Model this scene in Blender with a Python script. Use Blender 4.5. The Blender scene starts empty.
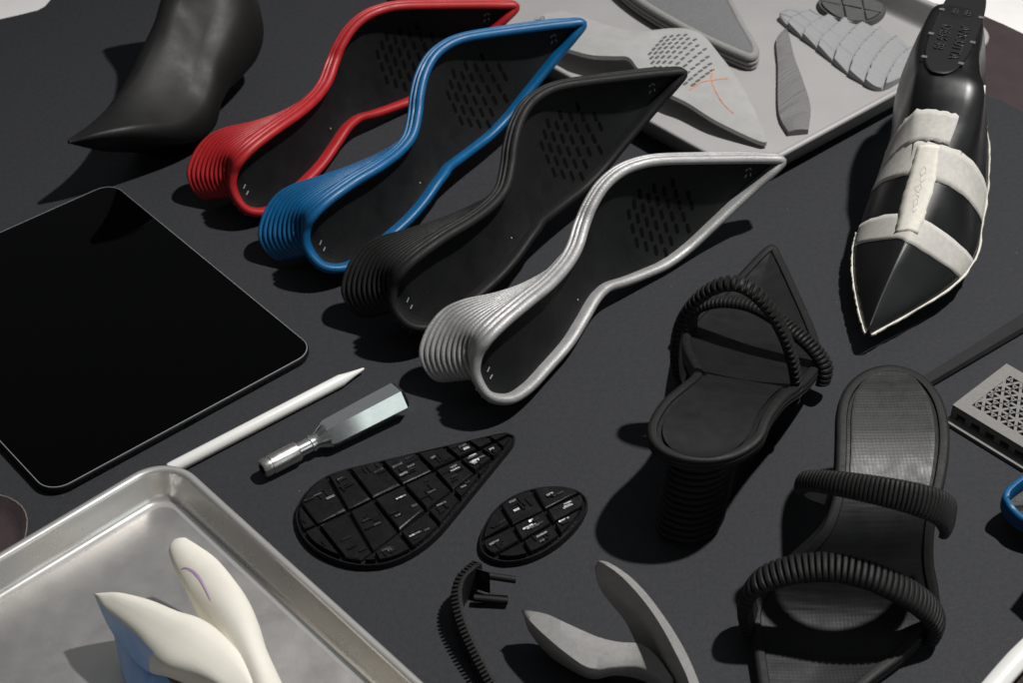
import bpy, bmesh, math, random
from mathutils import Vector, Matrix
random.seed(7)
S = 0.001                       # everything below is written in millimetres
Y0 = 900.0
SC = bpy.context.scene
COL = SC.collection

# ------------------------------------------------------------------ camera
F, PITCH, ROLL, CH = 1650.07, 0.70883, -0.0154, 773.28
CX, CY = 511.5, 341.5
cp, sp = math.cos(PITCH), math.sin(PITCH)
FW = Vector((0, cp, -sp)); R0 = Vector((1, 0, 0)); U0 = Vector((0, sp, cp))
RV = R0 * math.cos(ROLL) + U0 * math.sin(ROLL)
UV_ = -R0 * math.sin(ROLL) + U0 * math.cos(ROLL)
CAM = Vector((0, -Y0, CH))

def ray(u, v):
    return FW + RV * ((u - CX) / F) - UV_ * ((v - CY) / F)

def spot(u, v, h=0.0):
    """point of the table (mm) that the survey of the photograph puts at height h"""
    d = ray(u, v)
    return CAM + d * ((h - CH) / d.z)

def onplane(u, v, p, n):
    d = ray(u, v)
    return CAM + d * ((p - CAM).dot(n) / d.dot(n))

cam = bpy.data.cameras.new('camera'); camo = bpy.data.objects.new('camera', cam); COL.objects.link(camo)
cam.sensor_width = 36; cam.lens = F / 1023 * 36; cam.clip_start = 0.02; cam.clip_end = 60
M = Matrix((RV, UV_, -FW)).transposed().to_4x4(); M.translation = CAM * S
camo.matrix_world = M
cam.dof.use_dof = True; cam.dof.focus_distance = 1.10; cam.dof.aperture_fstop = 16
SC.camera = camo
SC.view_settings.view_transform = 'Standard'; SC.view_settings.look = 'None'; SC.view_settings.exposure = 0

# ------------------------------------------------------------------ materials
def mat(name, col, rough=0.5, metal=0.0, spec=0.5, grain=0, bump=0.0, var=0.0, varscale=30, rvar=0.0, coat=0.0,
        big=0.0, bigscale=6, col2=None, kind='noise', dist=0.001, aniso=None, sheen=0.0, specks=None):
    m = bpy.data.materials.new(name); m.use_nodes = True
    nt = m.node_tree; N = nt.nodes; L = nt.links
    b = N['Principled BSDF']
    b.inputs['Base Color'].default_value = (*col, 1); b.inputs['Roughness'].default_value = rough
    b.inputs['Metallic'].default_value = metal; b.inputs['Specular IOR Level'].default_value = spec
    b.inputs['Coat Weight'].default_value = coat
    b.inputs['Sheen Weight'].default_value = sheen
    tc = N.new('ShaderNodeTexCoord'); co = tc.outputs['Object']
    if aniso:
        mp = N.new('ShaderNodeMapping'); mp.inputs['Scale'].default_value = aniso
        L.new(co, mp.inputs['Vector']); co = mp.outputs['Vector']
    def noise(s, det=4, ro=0.6):
        n = N.new('ShaderNodeTexNoise'); n.inputs['Scale'].default_value = s
        n.inputs['Detail'].default_value = det; n.inputs['Roughness'].default_value = ro
        L.new(co, n.inputs['Vector']); return n
    if var > 0:
        n = noise(varscale, 6)
        r = N.new('ShaderNodeMapRange'); r.inputs[1].default_value = 0.3; r.inputs[2].default_value = 0.7
        L.new(n.outputs['Fac'], r.inputs[0])
        mx = N.new('ShaderNodeMix'); mx.data_type = 'RGBA'
        c2 = col2 or tuple(min(1, c * (1 + var)) for c in col)
        c1 = tuple(c * (1 - var) for c in col) if not col2 else col
        mx.inputs['A'].default_value = (*c1, 1); mx.inputs['B'].default_value = (*c2, 1)
        L.new(r.outputs[0], mx.inputs['Factor']); L.new(mx.outputs['Result'], b.inputs['Base Color'])
    if rvar > 0:
        n = noise(varscale * 1.7, 5)
        r = N.new('ShaderNodeMapRange'); r.inputs[1].default_value = 0.3; r.inputs[2].default_value = 0.7
        r.inputs[3].default_value = max(0.02, rough - rvar); r.inputs[4].default_value = min(1, rough + rvar)
        L.new(n.outputs['Fac'], r.inputs[0]); L.new(r.outputs[0], b.inputs['Roughness'])
    if specks:
        sc_, dens, scol = specks
        src = b.inputs['Base Color'].links[0].from_socket if b.inputs['Base Color'].links else None
        vo = N.new('ShaderNodeTexVoronoi'); vo.inputs['Scale'].default_value = sc_; L.new(tc.outputs['Object'], vo.inputs['Vector'])
        wn = noise(sc_ * 3, 2)
        sub = N.new('ShaderNodeMath'); sub.operation = 'MULTIPLY_ADD'; sub.inputs[1].default_value = 0.25; L.new(wn.outputs['Fac'], sub.inputs[0]); L.new(vo.outputs['Distance'], sub.inputs[2])
        sx_ = N.new('ShaderNodeSeparateColor'); L.new(vo.outputs['Color'], sx_.inputs[0])
        thr = N.new('ShaderNodeMath'); thr.operation = 'LESS_THAN'; thr.inputs[1].default_value = dens; L.new(sx_.outputs[0], thr.inputs[0])
        sm = N.new('ShaderNodeMapRange'); sm.inputs[1].default_value = 0.21; sm.inputs[2].default_value = 0.17; L.new(sub.outputs[0], sm.inputs[0])
        fa = N.new('ShaderNodeMath'); fa.operation = 'MULTIPLY'; L.new(thr.outputs[0], fa.inputs[0]); L.new(sm.outputs[0], fa.inputs[1])
        mx2 = N.new('ShaderNodeMix'); mx2.data_type = 'RGBA'; mx2.inputs['A'].default_value = (*col, 1); mx2.inputs['B'].default_value = (*scol, 1)
        if src: L.new(src, mx2.inputs['A'])
        L.new(fa.outputs[0], mx2.inputs['Factor']); L.new(mx2.outputs['Result'], b.inputs['Base Color'])
    nrm = None
    if big > 0:
        n = noise(bigscale, 2, 0.4)
        bp = N.new('ShaderNodeBump'); bp.inputs['Strength'].default_value = big; bp.inputs['Distance'].default_value = 0.02
        L.new(n.outputs['Fac'], bp.inputs['Height']); nrm = bp.outputs['Normal']
    if bump > 0:
        if kind == 'dots':
            n = N.new('ShaderNodeTexVoronoi'); n.inputs['Scale'].default_value = grain; n.inputs['Randomness'].default_value = 0.12; L.new(co, n.inputs['Vector']); out = n.outputs['Distance']
        elif kind == 'voronoi':
            n = N.new('ShaderNodeTexVoronoi'); n.inputs['Scale'].default_value = grain; L.new(co, n.inputs['Vector']); out = n.outputs['Distance']
        else:
            out = noise(grain, 5).outputs['Fac']
        bp = N.new('ShaderNodeBump'); bp.inputs['Strength'].default_value = bump; bp.inputs['Distance'].default_value = dist
        L.new(out, bp.inputs['Height'])
        if nrm: L.new(nrm, bp.inputs['Normal'])
        nrm = bp.outputs['Normal']
    if nrm: L.new(nrm, b.inputs['Normal'])
    return m

HIDE = mat('black_leather', (0.0305, 0.0314, 0.0350), 0.64, spec=0.15, grain=480, bump=0.55, var=0.11, varscale=240, big=0.2, bigscale=5, dist=0.0006, rvar=0.08, specks=(150, 0.035, (0.13, 0.13, 0.13)))
BROWN = mat('brown_suede', (0.048, 0.034, 0.036), 0.9, spec=0.2, grain=600, bump=0.3, var=0.12, varscale=40)
FRINGE = mat('raw_hide_edge', (0.16, 0.13, 0.11), 0.9, grain=900, bump=0.5, var=0.3, varscale=400)
TABLE = mat('white_table', (0.78, 0.76, 0.74), 0.6, grain=200, bump=0.05, var=0.03)
BLACKP = mat('black_rubber', (0.011, 0.011, 0.0115), 0.55, spec=0.25, grain=1500, bump=0.12, var=0.15, varscale=60, rvar=0.07)
SOFTBLK = mat('matte_black_print', (0.0115, 0.0111, 0.011), 0.55, spec=0.22, grain=1800, bump=0.2, var=0.12, varscale=80, rvar=0.08)
INSOLE = mat('black_insole', (0.0080, 0.0082, 0.0088), 0.5, spec=0.2, grain=430, bump=0.11, kind='dots', dist=0.0008, var=0.2, varscale=50, rvar=0.08)
PADM = mat('black_pad', (0.0085, 0.0085, 0.009), 0.42, spec=0.25, grain=1200, bump=0.12, var=0.2, varscale=60, rvar=0.06)
INSOLEG = mat('glossy_insole', (0.009, 0.0087, 0.0087), 0.44, spec=0.36, grain=430, bump=0.12, var=0.15, varscale=60, rvar=0.08, kind='dots', dist=0.0006)
HOLE = mat('dark_slot', (0.0015, 0.0015, 0.0015), 0.9, spec=0.1)
MARK = mat('pale_mark', (0.35, 0.35, 0.35), 0.7, var=0.2, varscale=900)
RED = mat('red_print', (0.36, 0.012, 0.015), 0.45, spec=0.4, grain=1500, bump=0.12, var=0.12, varscale=60, rvar=0.08)
BLUE = mat('blue_print', (0.0005, 0.088, 0.225), 0.42, spec=0.45, grain=1500, bump=0.12, var=0.12, varscale=60, rvar=0.08)
SILVER = mat('silver_print', (0.37, 0.365, 0.36), 0.47, metal=0.4, grain=900, bump=0.35, var=0.12, varscale=90, rvar=0.1)
ALU = mat('brushed_aluminium', (0.74, 0.72, 0.69), 0.28, metal=0.75, grain=300, bump=0.02, var=0.05, varscale=14, rvar=0.04)
ALUF = mat('worn_aluminium', (0.56, 0.54, 0.52), 0.42, metal=1.0, grain=500, bump=0.05, var=0.06, varscale=18, rvar=0.05, specks=(230, 0.10, (0.75, 0.73, 0.70)))
ALUB = mat('dull_aluminium', (0.36, 0.350, 0.346), 0.66, metal=0.35, grain=500, bump=0.06, var=0.05, varscale=12, rvar=0.06)
CHROME = mat('polished_steel', (0.74, 0.745, 0.73), 0.22, metal=1.0, var=0.04, varscale=60, rvar=0.03)
SATIN = mat('satin_steel', (0.62, 0.60, 0.57), 0.32, metal=1.0, var=0.08, varscale=200, rvar=0.06)
DARKST = mat('dark_steel', (0.08, 0.08, 0.08), 0.3, metal=1.0, var=0.2, varscale=200)
GLASS = mat('black_glass', (0.0006, 0.0006, 0.0007), 0.05, spec=0.06, rvar=0.02, varscale=20)
TABLET = mat('grey_aluminium', (0.03, 0.03, 0.032), 0.35, metal=0.8, var=0.08)
BEZEL = mat('bright_bezel', (0.7, 0.7, 0.7), 0.3, metal=0.75, var=0.05)
WHITEP = mat('white_plastic', (0.74, 0.73, 0.70), 0.32, grain=400, bump=0.01, var=0.03)
GREYP = mat('grey_print', (0.25, 0.243, 0.236), 0.75, spec=0.3, grain=1600, bump=0.35, var=0.10, varscale=300)
PALE = mat('pale_grey_print', (0.33, 0.327, 0.32), 0.75, spec=0.2, grain=1200, bump=0.2, var=0.08, varscale=60)
FELT = mat('grey_felt', (0.155, 0.155, 0.16), 0.85, spec=0.2, grain=900, bump=0.6, var=0.10, varscale=400)
WAVE = mat('light_grey_print', (0.27, 0.27, 0.275), 0.75, spec=0.3, grain=1000, bump=0.4, var=0.07, varscale=500)
DKGREY = mat('dark_grey_print', (0.075, 0.075, 0.075), 0.7, grain=1200, bump=0.3, var=0.15, varscale=150)
MIDGREY = mat('mid_grey_print', (0.15, 0.148, 0.146), 0.75, grain=1200, bump=0.3, var=0.06, varscale=500)
CREAM = mat('cream_foam', (0.72, 0.69, 0.61), 0.55, spec=0.3, grain=900, bump=0.08, var=0.05, varscale=25)
SKYB = mat('blue_paint', (0.22, 0.44, 0.84), 0.5, grain=900, bump=0.1, var=0.12, varscale=35, col2=(0.48, 0.62, 0.86))
PURPLE = mat('purple_ink', (0.42, 0.26, 0.46), 0.7, var=0.1, varscale=300)
ORANGE = mat('orange_ink', (0.55, 0.20, 0.08), 0.7, var=0.35, varscale=300)
YELLOW = mat('yellow_stain', (0.72, 0.62, 0.25), 0.7, var=0.1, varscale=100)
TREAD = mat('glossy_black_rubber', (0.006, 0.006, 0.0065), 0.3, spec=0.25, grain=500, bump=0.12, var=0.2, varscale=90, rvar=0.1)
LASTM = mat('black_polish_plastic', (0.0065, 0.0065, 0.007), 0.36, spec=0.5, grain=120, bump=0.05, var=0.1, rvar=0.05, varscale=30)
PLATE = mat('black_stamped_plate', (0.012, 0.012, 0.013), 0.5, spec=0.2, grain=1200, bump=0.15, var=0.1)
TAPE = mat('masking_tape', (0.62, 0.595, 0.55), 0.7, spec=0.25, grain=900, bump=0.08, var=0.10, varscale=260)
TAPE2 = mat('doubled_tape', (0.68, 0.65, 0.57), 0.7, spec=0.25, grain=900, bump=0.08, var=0.08, varscale=260)
TAPE.node_tree.nodes['Principled BSDF'].inputs['Alpha'].default_value = 0.82
PENC = mat('pencil_writing', (0.45, 0.425, 0.39), 0.8, var=0.2, varscale=500)
BOOTM = mat('black_stretch_leather', (0.0085, 0.0079, 0.0076), 0.5, spec=0.25, grain=700, bump=0.08, var=0.1, varscale=25, rvar=0.06)

# ------------------------------------------------------------------ mesh helpers
def mk(name, verts, faces, mats, parent=None, smooth=True, fmat=None, label=None, sharp=None, flip=False):
    org = Vector((0, 0, 0)); p = parent
    while p is not None:
        org = org + Vector(p.location); p = p.parent
    me = bpy.data.meshes.new(name)
    vv = [(Vector(v) * S - org) for v in verts]
    if flip: faces = [tuple(reversed(f)) for f in faces]
    me.from_pydata(vv, [], faces)
    for m in (mats if isinstance(mats, (list, tuple)) else [mats]): me.materials.append(m)
    if fmat: me.polygons.foreach_set('material_index', fmat)
    me.validate()
    me.polygons.foreach_set('use_smooth', [smooth] * len(me.polygons))
    if sharp: me.set_sharp_from_angle(angle=math.radians(sharp))
    me.update()
    o = bpy.data.objects.new(name, me); COL.objects.link(o)
    if parent is not None: o.parent = parent
    if label: o['label'] = label
    return o

def thing(name, label, cat, loc, group=None):
    o = bpy.data.objects.new(name, None); COL.objects.link(o); o.empty_display_size = 0.02
    o.location = Vector(loc) * S; o['label'] = label; o['category'] = cat
    if group: o['group'] = group
    return o

def tag(o, label, cat, group=None):
    o['label'] = label; o['category'] = cat
    if group: o['group'] = group
    return o

def recentre(o):
    """put a lone mesh's origin on its base"""
    me = o.data
    xs = [v.co for v in me.vertices]
    c = sum(xs, Vector()) / len(xs); c.z = min(v.z for v in xs)
    for v in me.vertices: v.co -= c
    o.location = Vector(o.location) + c
    return o

class MB:
    def __init__(s): s.v = []; s.f = []; s.m = []
    def add(s, vs, fs, mi=0):
        b = len(s.v); s.v += [Vector(x) for x in vs]; s.f += [tuple(i + b for i in f) for f in fs]; s.m += [mi] * len(fs)
    def grid(s, rows, closed_u=False, closed_v=False, mi=0, flip=False):
        n = len(rows); m = len(rows[0]); fs = []
        for i in range(n if closed_u else n - 1):
            for j in range(m if closed_v else m - 1):
                a = i * m + j; b = i * m + (j + 1) % m; c = ((i + 1) % n) * m + (j + 1) % m; d = ((i + 1) % n) * m + j
                fs.append((a, d, c, b) if flip else (a, b, c, d))
        s.add([p for r in rows for p in r], fs, mi)
    def fan(s, loop, mi=0):
        c = sum((Vector(p) for p in loop), Vector()) / len(loop)
        n = len(loop); s.add(list(loop) + [c], [(i, (i + 1) % n, n) for i in range(n)], mi)
    def box(s, c, ex, ey, ez, mi=0):
        c = Vector(c); vs = [c + ex * a + ey * b + ez * d for d in (-.5, .5) for b in (-.5, .5) for a in (-.5, .5)]
        s.add(vs, [(0, 2, 3, 1), (4, 5, 7, 6), (0, 1, 5, 4), (2, 6, 7, 3), (0, 4, 6, 2), (1, 3, 7, 5)], mi)
    def tube(s, pts, r, seg=8, mi=0, caps=True, rfun=None, closed=False):
        pts = [Vector(p) for p in pts]; rows = []; n = len(pts)
        up = Vector((0, 0, 1))
        for i, p in enumerate(pts):
            t = (pts[(i + 1) % n] - pts[i - 1]) if closed else (pts[min(i + 1, n - 1)] - pts[max(i - 1, 0)])
            t.normalize()
            a = t.cross(up)
            if a.length < 1e-3: a = t.cross(Vector((0, 1, 0)))
            a.normalize(); b = a.cross(t)
            rr = rfun(i / max(1, n - 1)) if rfun else r
            rows.append([p + a * math.cos(2 * math.pi * k / seg) * rr + b * math.sin(2 * math.pi * k / seg) * rr for k in range(seg)])
        s.grid(rows, closed, True, mi)
        if caps and not closed: s.fan(rows[0], mi); s.fan(rows[-1], mi)
    def build(s, name, mats, parent=None, **k):
        o = mk(name, s.v, s.f, mats, parent, fmat=s.m, **k)
        bm = bmesh.new(); bm.from_mesh(o.data); bmesh.ops.recalc_face_normals(bm, faces=bm.faces); bm.to_mesh(o.data); bm.free()
        return o

def cr(pts, per=6, closed=False, pre=None, post=None):
    """Catmull-Rom through pts, `per` samples in each span"""
    P = [Vector(p) for p in pts]; n = len(P); out = []
    for i in range(n if closed else n - 1):
        if closed: a, b, c, d = P[i - 1], P[i], P[(i + 1) % n], P[(i + 2) % n]
        else: a, b, c, d = P[i - 1] if i else (Vector(pre) if pre is not None else P[0] * 2 - P[1]), P[i], P[i + 1], P[i + 2] if i + 2 < n else (Vector(post) if post is not None else P[-1] * 2 - P[-2])
        for k in range(per):
            t = k / per
            out.append(0.5 * ((2 * b) + (c - a) * t + (2 * a - 5 * b + 4 * c - d) * t * t + (3 * b - a - 3 * c + d) * t ** 3))
    if not closed: out.append(P[-1].copy())
    return out

def resample(pts, n):
    P = [Vector(p) for p in pts]; L = [0]
    for a, b in zip(P, P[1:]): L.append(L[-1] + (b - a).length)
    out = []; k = 0
    for i in range(n):
        s = L[-1] * i / (n - 1)
        while k < len(P) - 2 and L[k + 1] < s: k += 1
        t = (s - L[k]) / max(1e-9, L[k + 1] - L[k]); out.append(P[k].lerp(P[k + 1], min(1, t)))
    return out

def smooth_vecs(V, it=3):
    V = [v.copy() for v in V]
    for _ in range(it):
        V = [(V[max(0, i - 1)] + V[i] * 2 + V[min(len(V) - 1, i + 1)]).normalized() for i in range(len(V))]
    return V

# ------------------------------------------------------------------ shoe sole: footbed, beaded rim and pleated heel
RIM = [(-3.0, -6.5), (-3.3, -1.2), (-2.6, 1.2), (-1.2, 2.2), (0.6, 2.3), (2.4, 1.4), (3.5, -0.6), (3.3, -2.0), (1.5, -3.0),
       (3.4, -3.8), (3.9, -4.9), (3.4, -6.0), (1.5, -6.8), (3.4, -7.6), (3.8, -8.7), (3.2, -9.8), (1.8, -10.5), (-2.8, -10.5)]

RIM2 = [(-4.0, -3.5), (-4.1, -0.6), (-3.3, 0.8), (0, 1.3), (2.4, 0.9), (3.2, -0.3), (3.2, -1.8), (2.2, -2.5), (3.4, -3.2), (3.8, -4.6), (3.2, -5.8), (2.2, -6.3), (3.2, -7.0), (3.4, -8.2), (2.6, -9.0), (-3.0, -9.0)]

class Sole:
    PER = 6
    def __init__(s, left, right, rimscale=1.0, smooth=4):
        s.l = cr(left, s.PER, False, right[1], right[-2]); s.r = cr(right, s.PER, False, left[1], left[-2]); n = s.n = len(s.l); s.k = rimscale
        s.c = [(a + b) / 2 for a, b in zip(s.l, s.r)]
        ac = [None] * n
        for i in range(n):
            d = s.l[i] - s.r[i]; ac[i] = d.normalized() if d.length > 6 else None
        good = [i for i in range(n) if ac[i] is not None]
        for i in range(n):
            if ac[i] is None: ac[i] = ac[min(good, key=lambda g: abs(g - i))].copy()
        s.a = smooth_vecs(ac, 2)
        nn = []
        for i in range(n):
            t = s.c[max(0, i - 2)] - s.c[min(n - 1, i + 2)]
            nn.append(t.cross(s.a[i]).normalized())
        s.nn = smooth_vecs(nn, smooth)
        s.loop = s.l + s.r[-2:0:-1]; s.st = list(range(n)) + list(range(n - 2, 0, -1))
        m = len(s.loop); s.o = []
        for i in range(m):
            t = (s.loop[(i + 1) % m] - s.loop[i - 1]).normalized(); q = s.nn[s.st[i]]
            s.o.append(q.cross(t).normalized())
        # outward sign
        if sum((s.loop[i] - s.c[s.st[i]]).dot(s.o[i]) for i in range(m)) < 0: s.o = [-x for x in s.o]
        s.ln = [0]
        for a, b in zip(s.c, s.c[1:]): s.ln.append(s.ln[-1] + (b - a).length)
    def at(s, i, v, off=0.0, depth=4.0, cup=3.0):
        """point on the footbed: station i (float), v in -1..1 across"""
        i = max(0, min(s.n - 1.001, i)); k = int(i); t = i - k
        c = s.c[k].lerp(s.c[k + 1], t); h = (s.l[k] - s.r[k]).length * (1 - t) / 2 + (s.l[k + 1] - s.r[k + 1]).length * t / 2
        a = s.a[k].lerp(s.a[k + 1], t); q = s.nn[k].lerp(s.nn[k + 1], t)
        return c + a * (h * v) + q * (off - depth - cup * (1 - v * v) * min(1, h / 20))
    def footbed(s, name, mats, parent, depth=4.0, cup=3.0, slots=None, quilt=0.0, **kw):
        mb = MB(); m = 17
        rows = []
        for i in range(s.n):
            row = []
            for j in range(m):
                v = -1 + 2 * j / (m - 1); o = 0
                if quilt: o = quilt * abs(math.sin(s.ln[i] * 0.55)) * abs(math.sin(v * 22))
                row.append(s.at(i, v * 0.985, o, depth, cup))
            rows.append(row)
        mb.grid(rows)
        if slots:
            i0, i1, nr, v0, v1, nc, L, W = slots
            for a in range(nr):
                for b in range(nc):
                    fi = i0 + (i1 - i0) * a / (nr - 1); fv = v0 + (v1 - v0) * (b + (0.5 if a % 2 else 0)) / nc
                    rr = ((a - (nr - 1) / 2) / (nr / 2)) ** 2 + ((fv - (v0 + v1) / 2) / ((v1 - v0) / 2)) ** 2
                    if rr > 1.12: continue
                    p = s.at(fi, fv, 0.25, depth, cup); px = s.at(fi, fv + 0.02, 0.25, depth, cup); py = s.at(fi - 0.2, fv, 0.25, depth, cup)
                    ex = (px - p).normalized(); ey = (py - p).normalized(); q = ex.cross(ey).normalized()
                    ex = (ex + ey * 0.08).normalized(); ey = q.cross(ex).normalized()
                    loop = []
                    for k in range(12):
                        an = 2 * math.pi * k / 12
                        loop.append(p + ex * ((L - W) / 2 * (1 if math.cos(an) > 0 else -1) + W / 2 * math.cos(an)) + ey * (W / 2 * math.sin(an)))
                    mb.fan(loop, 1)
        return mb.build(name, mats, parent, **kw)
    def rim(s, name, m, parent, depth=None, sheet=True):
        mb = MB(); rows = []
        prof = RIM if depth is None else depth
        for i, p in enumerate(s.loop):
            q = s.nn[s.st[i]]; dk = 1 + .45 * max(0, min(1, (s.st[i] / s.n - .62) / .25)) if depth is None else 1
            rows.append([p + s.o[i] * (a * s.k) + q * (b * s.k * (dk if b < 0 else 1)) for a, b in prof])
        mb.grid(rows, True, True)
        if sheet:
            d = prof[-1][1] * s.k + .4
            mb.grid([[s.l[i].lerp(s.r[i], j / 6) + s.nn[i] * d for j in range(7)] for i in range(s.n)])
        return mb.build(name, m, parent, sharp=50)
    def heel(s, name, m, parent, k0, tl, tr, ribs=12, start=11.5, samp=10, amp=0.72, cap=3.2, ins=lambda side, q: 0.0, gup=8.0):
        """pleated heel: tl / tr are the heel-tip points facing rim landmarks k0.. on each side (tr excludes the shared back point)"""
        i0 = k0 * s.PER
        A = cr(tl, s.PER, False, None, tr[-1]); B = cr(tr + [tl[-1]], s.PER, False, None, tl[-2])
        ng = int(s.n * .86); G = s.c[ng] + s.a[ng] * gup
        base = []; tip = []
        for i in range(i0, s.n):
            q = (i - i0) / (s.n - 1 - i0); st = 8 + (start - 8) * min(1, q * 2.5)
            base.append((s.l[i].lerp(G, ins(1, q)) - s.nn[i] * st * s.k - s.o[i] * 2, s.o[i], s.nn[i])); tip.append(A[i - i0] - s.nn[i] * max(0, st + 1 - (s.l[i] - A[i - i0]).dot(s.nn[i])))
        m0 = len(s.loop)
        for i in range(s.n - 2, i0 - 1, -1):
            li = m0 - i if i > 0 else 0
            q = (i - i0) / (s.n - 1 - i0); st = 8 + (start - 8) * min(1, q * 2.5)
            base.append((s.r[i].lerp(G, ins(-1, q)) - s.nn[i] * st * s.k - s.o[li] * 2, s.o[li], s.nn[i])); tip.append(B[i - i0] - s.nn[i] * max(0, st + 1 - (s.r[i] - B[i - i0]).dot(s.nn[i])))
        mb = MB(); rows = []
        for (p, o, q), t in zip(base, tip):
            D = t - p; L = D.length; pitch = L / ribs; A_ = min(cap, pitch * amp)
            dn = D.normalized() if L > 1e-6 else -q
            oo = (o - dn * o.dot(dn)); oo = oo.normalized() if oo.length > 1e-6 else o
            row = []
            for k in range(ribs * samp + 1):
                x = k / samp; f = x - int(x)
                row.append(p + D * (k / (ribs * samp)) + oo * (A_ * (abs(math.sin(math.pi * f)) ** .45 - 0.8)))
            rows.append(row)
        mb.grid(rows)
        nA = s.n - i0
        capr = []
        for i in range(nA):
            a = rows[i][-1]; b = rows[len(rows) - 1 - i][-1]
            capr.append([a.lerp(b, j / 5) for j in range(6)])
        mb.grid(capr)
        return mb.build(name, m, parent, sharp=75)

def ribbon(path, side, W, T, ribs, base=2.2, samp=8, depth=0.55, per=10, profile=0.7, teeth=False):
    """arched strap with ribs across it; side(i) gives the width direction"""
    pts = resample(cr(path, per), ribs * samp + 1); n = len(pts)
    cen = sum(pts, Vector()) / n; cen = (pts[0] + pts[-1]) / 2
    rows = []; m = 9
    for i, p in enumerate(pts):
        t = (pts[min(i + 1, n - 1)] - pts[max(0, i - 1)]).normalized()
        sv = side(i / (n - 1)) if callable(side) else side
        sv = (sv - t * sv.dot(t)).normalized(); o = t.cross(sv).normalized()
        if o.dot(p - cen) < 0: o = -o
        f = (i / samp) % 1.0
        rib = (1 - depth) + depth * min(1.0, math.sqrt(max(0, 1 - (2 * f - 1) ** 2)) * 1.15)
        if teeth: rib = 1 - depth * (0.0 if .12 < f < .62 else (1.0 if .7 < f < 1.0 else .5))
        w = W(i / (n - 1)) if callable(W) else W
        row = []
        for k in range(m):
            ph = math.pi * k / (m - 1)
            row.append(p + sv * (w / 2 * math.cos(ph)) * (0.9 + 0.1 * rib) + o * (base * 0 + T * rib * math.sin(ph) ** profile))
        row.append(p - sv * (w / 2 * 0.92) - o * base); row.append(p + sv * (w / 2 * 0.92) - o * base)
        rows.append(row)
    mb = MB(); mb.grid(rows, False, True); mb.fan(rows[0]); mb.fan(rows[-1])
    return mb

def P3(L): return [spot(*p) for p in L]

# ------------------------------------------------------------------ setting: table top, brown hide, black hide
def sheet(name, outline, z0, z1, mats, edge=0):
    mb = MB(); n = len(outline)
    top = [Vector((p.x, p.y, z1)) for p in outline]; bot = [Vector((p.x, p.y, z0)) for p in outline]
    mb.add(top, [tuple(range(n))], 0)
    mb.grid([top, bot], False, True, edge)
    o = mb.build(name, mats, smooth=False); o['kind'] = 'structure'; return o

sheet('table_top', [Vector((-3000, -3000, 0)), Vector((3000, -3000, 0)), Vector((3000, 3000, 0)), Vector((-3000, 3000, 0))], -60, -9, TABLE)
sheet('brown_leather_ground', [spot(*p) for p in ((420, 70), (700, -60), (984, 12), (1005, 21), (1024, 30), (1300, 140), (1500, 700), (500, 700))], -8, -3.6, [BROWN, FRINGE], 1)
wig = lambda P: [p + Vector((random.uniform(-.5, .5), random.uniform(-.5, .5), 0)) for p in P]
hl = [spot(*p) for p in ((-500, 900), (-520, 130), (-60, 31), (0, 19), (18, 15), (38, 10), (45, 6), (51, -1), (60, -14), (75, -80),
                         (500, -60), (860, 72), (1000, 99), (1024, 113), (1300, 210), (1600, 900))]
sheet('black_leather_ground', resample(cr(hl + [hl[0]], 8), 200)[:-1] if False else hl, -3.4, 0.0, [HIDE, FRINGE], 1)

# ------------------------------------------------------------------ four pleated heel soles lying on their sides
SU = [(783, 161.5, 58), (766, 160, 62), (744, 160, 67), (697, 160.6, 78), (662, 161.5, 86), (641, 165, 88), (622, 173, 87), (606, 187, 82),
      (594, 206, 74), (587, 224, 66), (580, 247, 60), (569, 266, 59), (552, 285, 62), (530, 303, 65), (505, 324, 65), (488, 341.5, 60), (478.5, 357, 50), (476.5, 377, 38)]
SL = [(783, 161.5, 58), (771, 175, 50), (750, 193.5, 38), (715, 226, 21), (690, 249, 11), (668, 265, 8), (648, 274, 10), (627, 282, 14),
      (612, 286.5, 18), (604, 292, 19), (596, 302, 19), (584, 323, 16), (570, 345, 13), (549, 369, 12), (530, 389, 13), (511, 400, 17), (490, 397, 25), (476.5, 377, 38)]
TU = [(585, 226, 65), (576, 244, 59), (556, 263, 57), (526, 281, 56), (495, 292, 55), (462, 299, 53), (440, 310, 48), (424, 331, 39), (418, 356, 27)]
TL = [(603, 293, 18), (594, 304, 17), (579, 318, 12), (558, 332, 9), (530, 348, 6), (496, 366, 6), (462, 379, 8), (433, 380, 13)]
HEELP = spot(476, 372, 43)
base = spot(512, 404, 0)
G4 = 'pleated heel soles laid out in a row on their sides'
def bowed(P, shift):
    """the other foot's outline: waist pushed towards the footbed side"""
    return [p + Vector(shift) * math.exp(-((i - 9.5) / 3.6) ** 2) for i, p in enumerate(P)]
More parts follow.
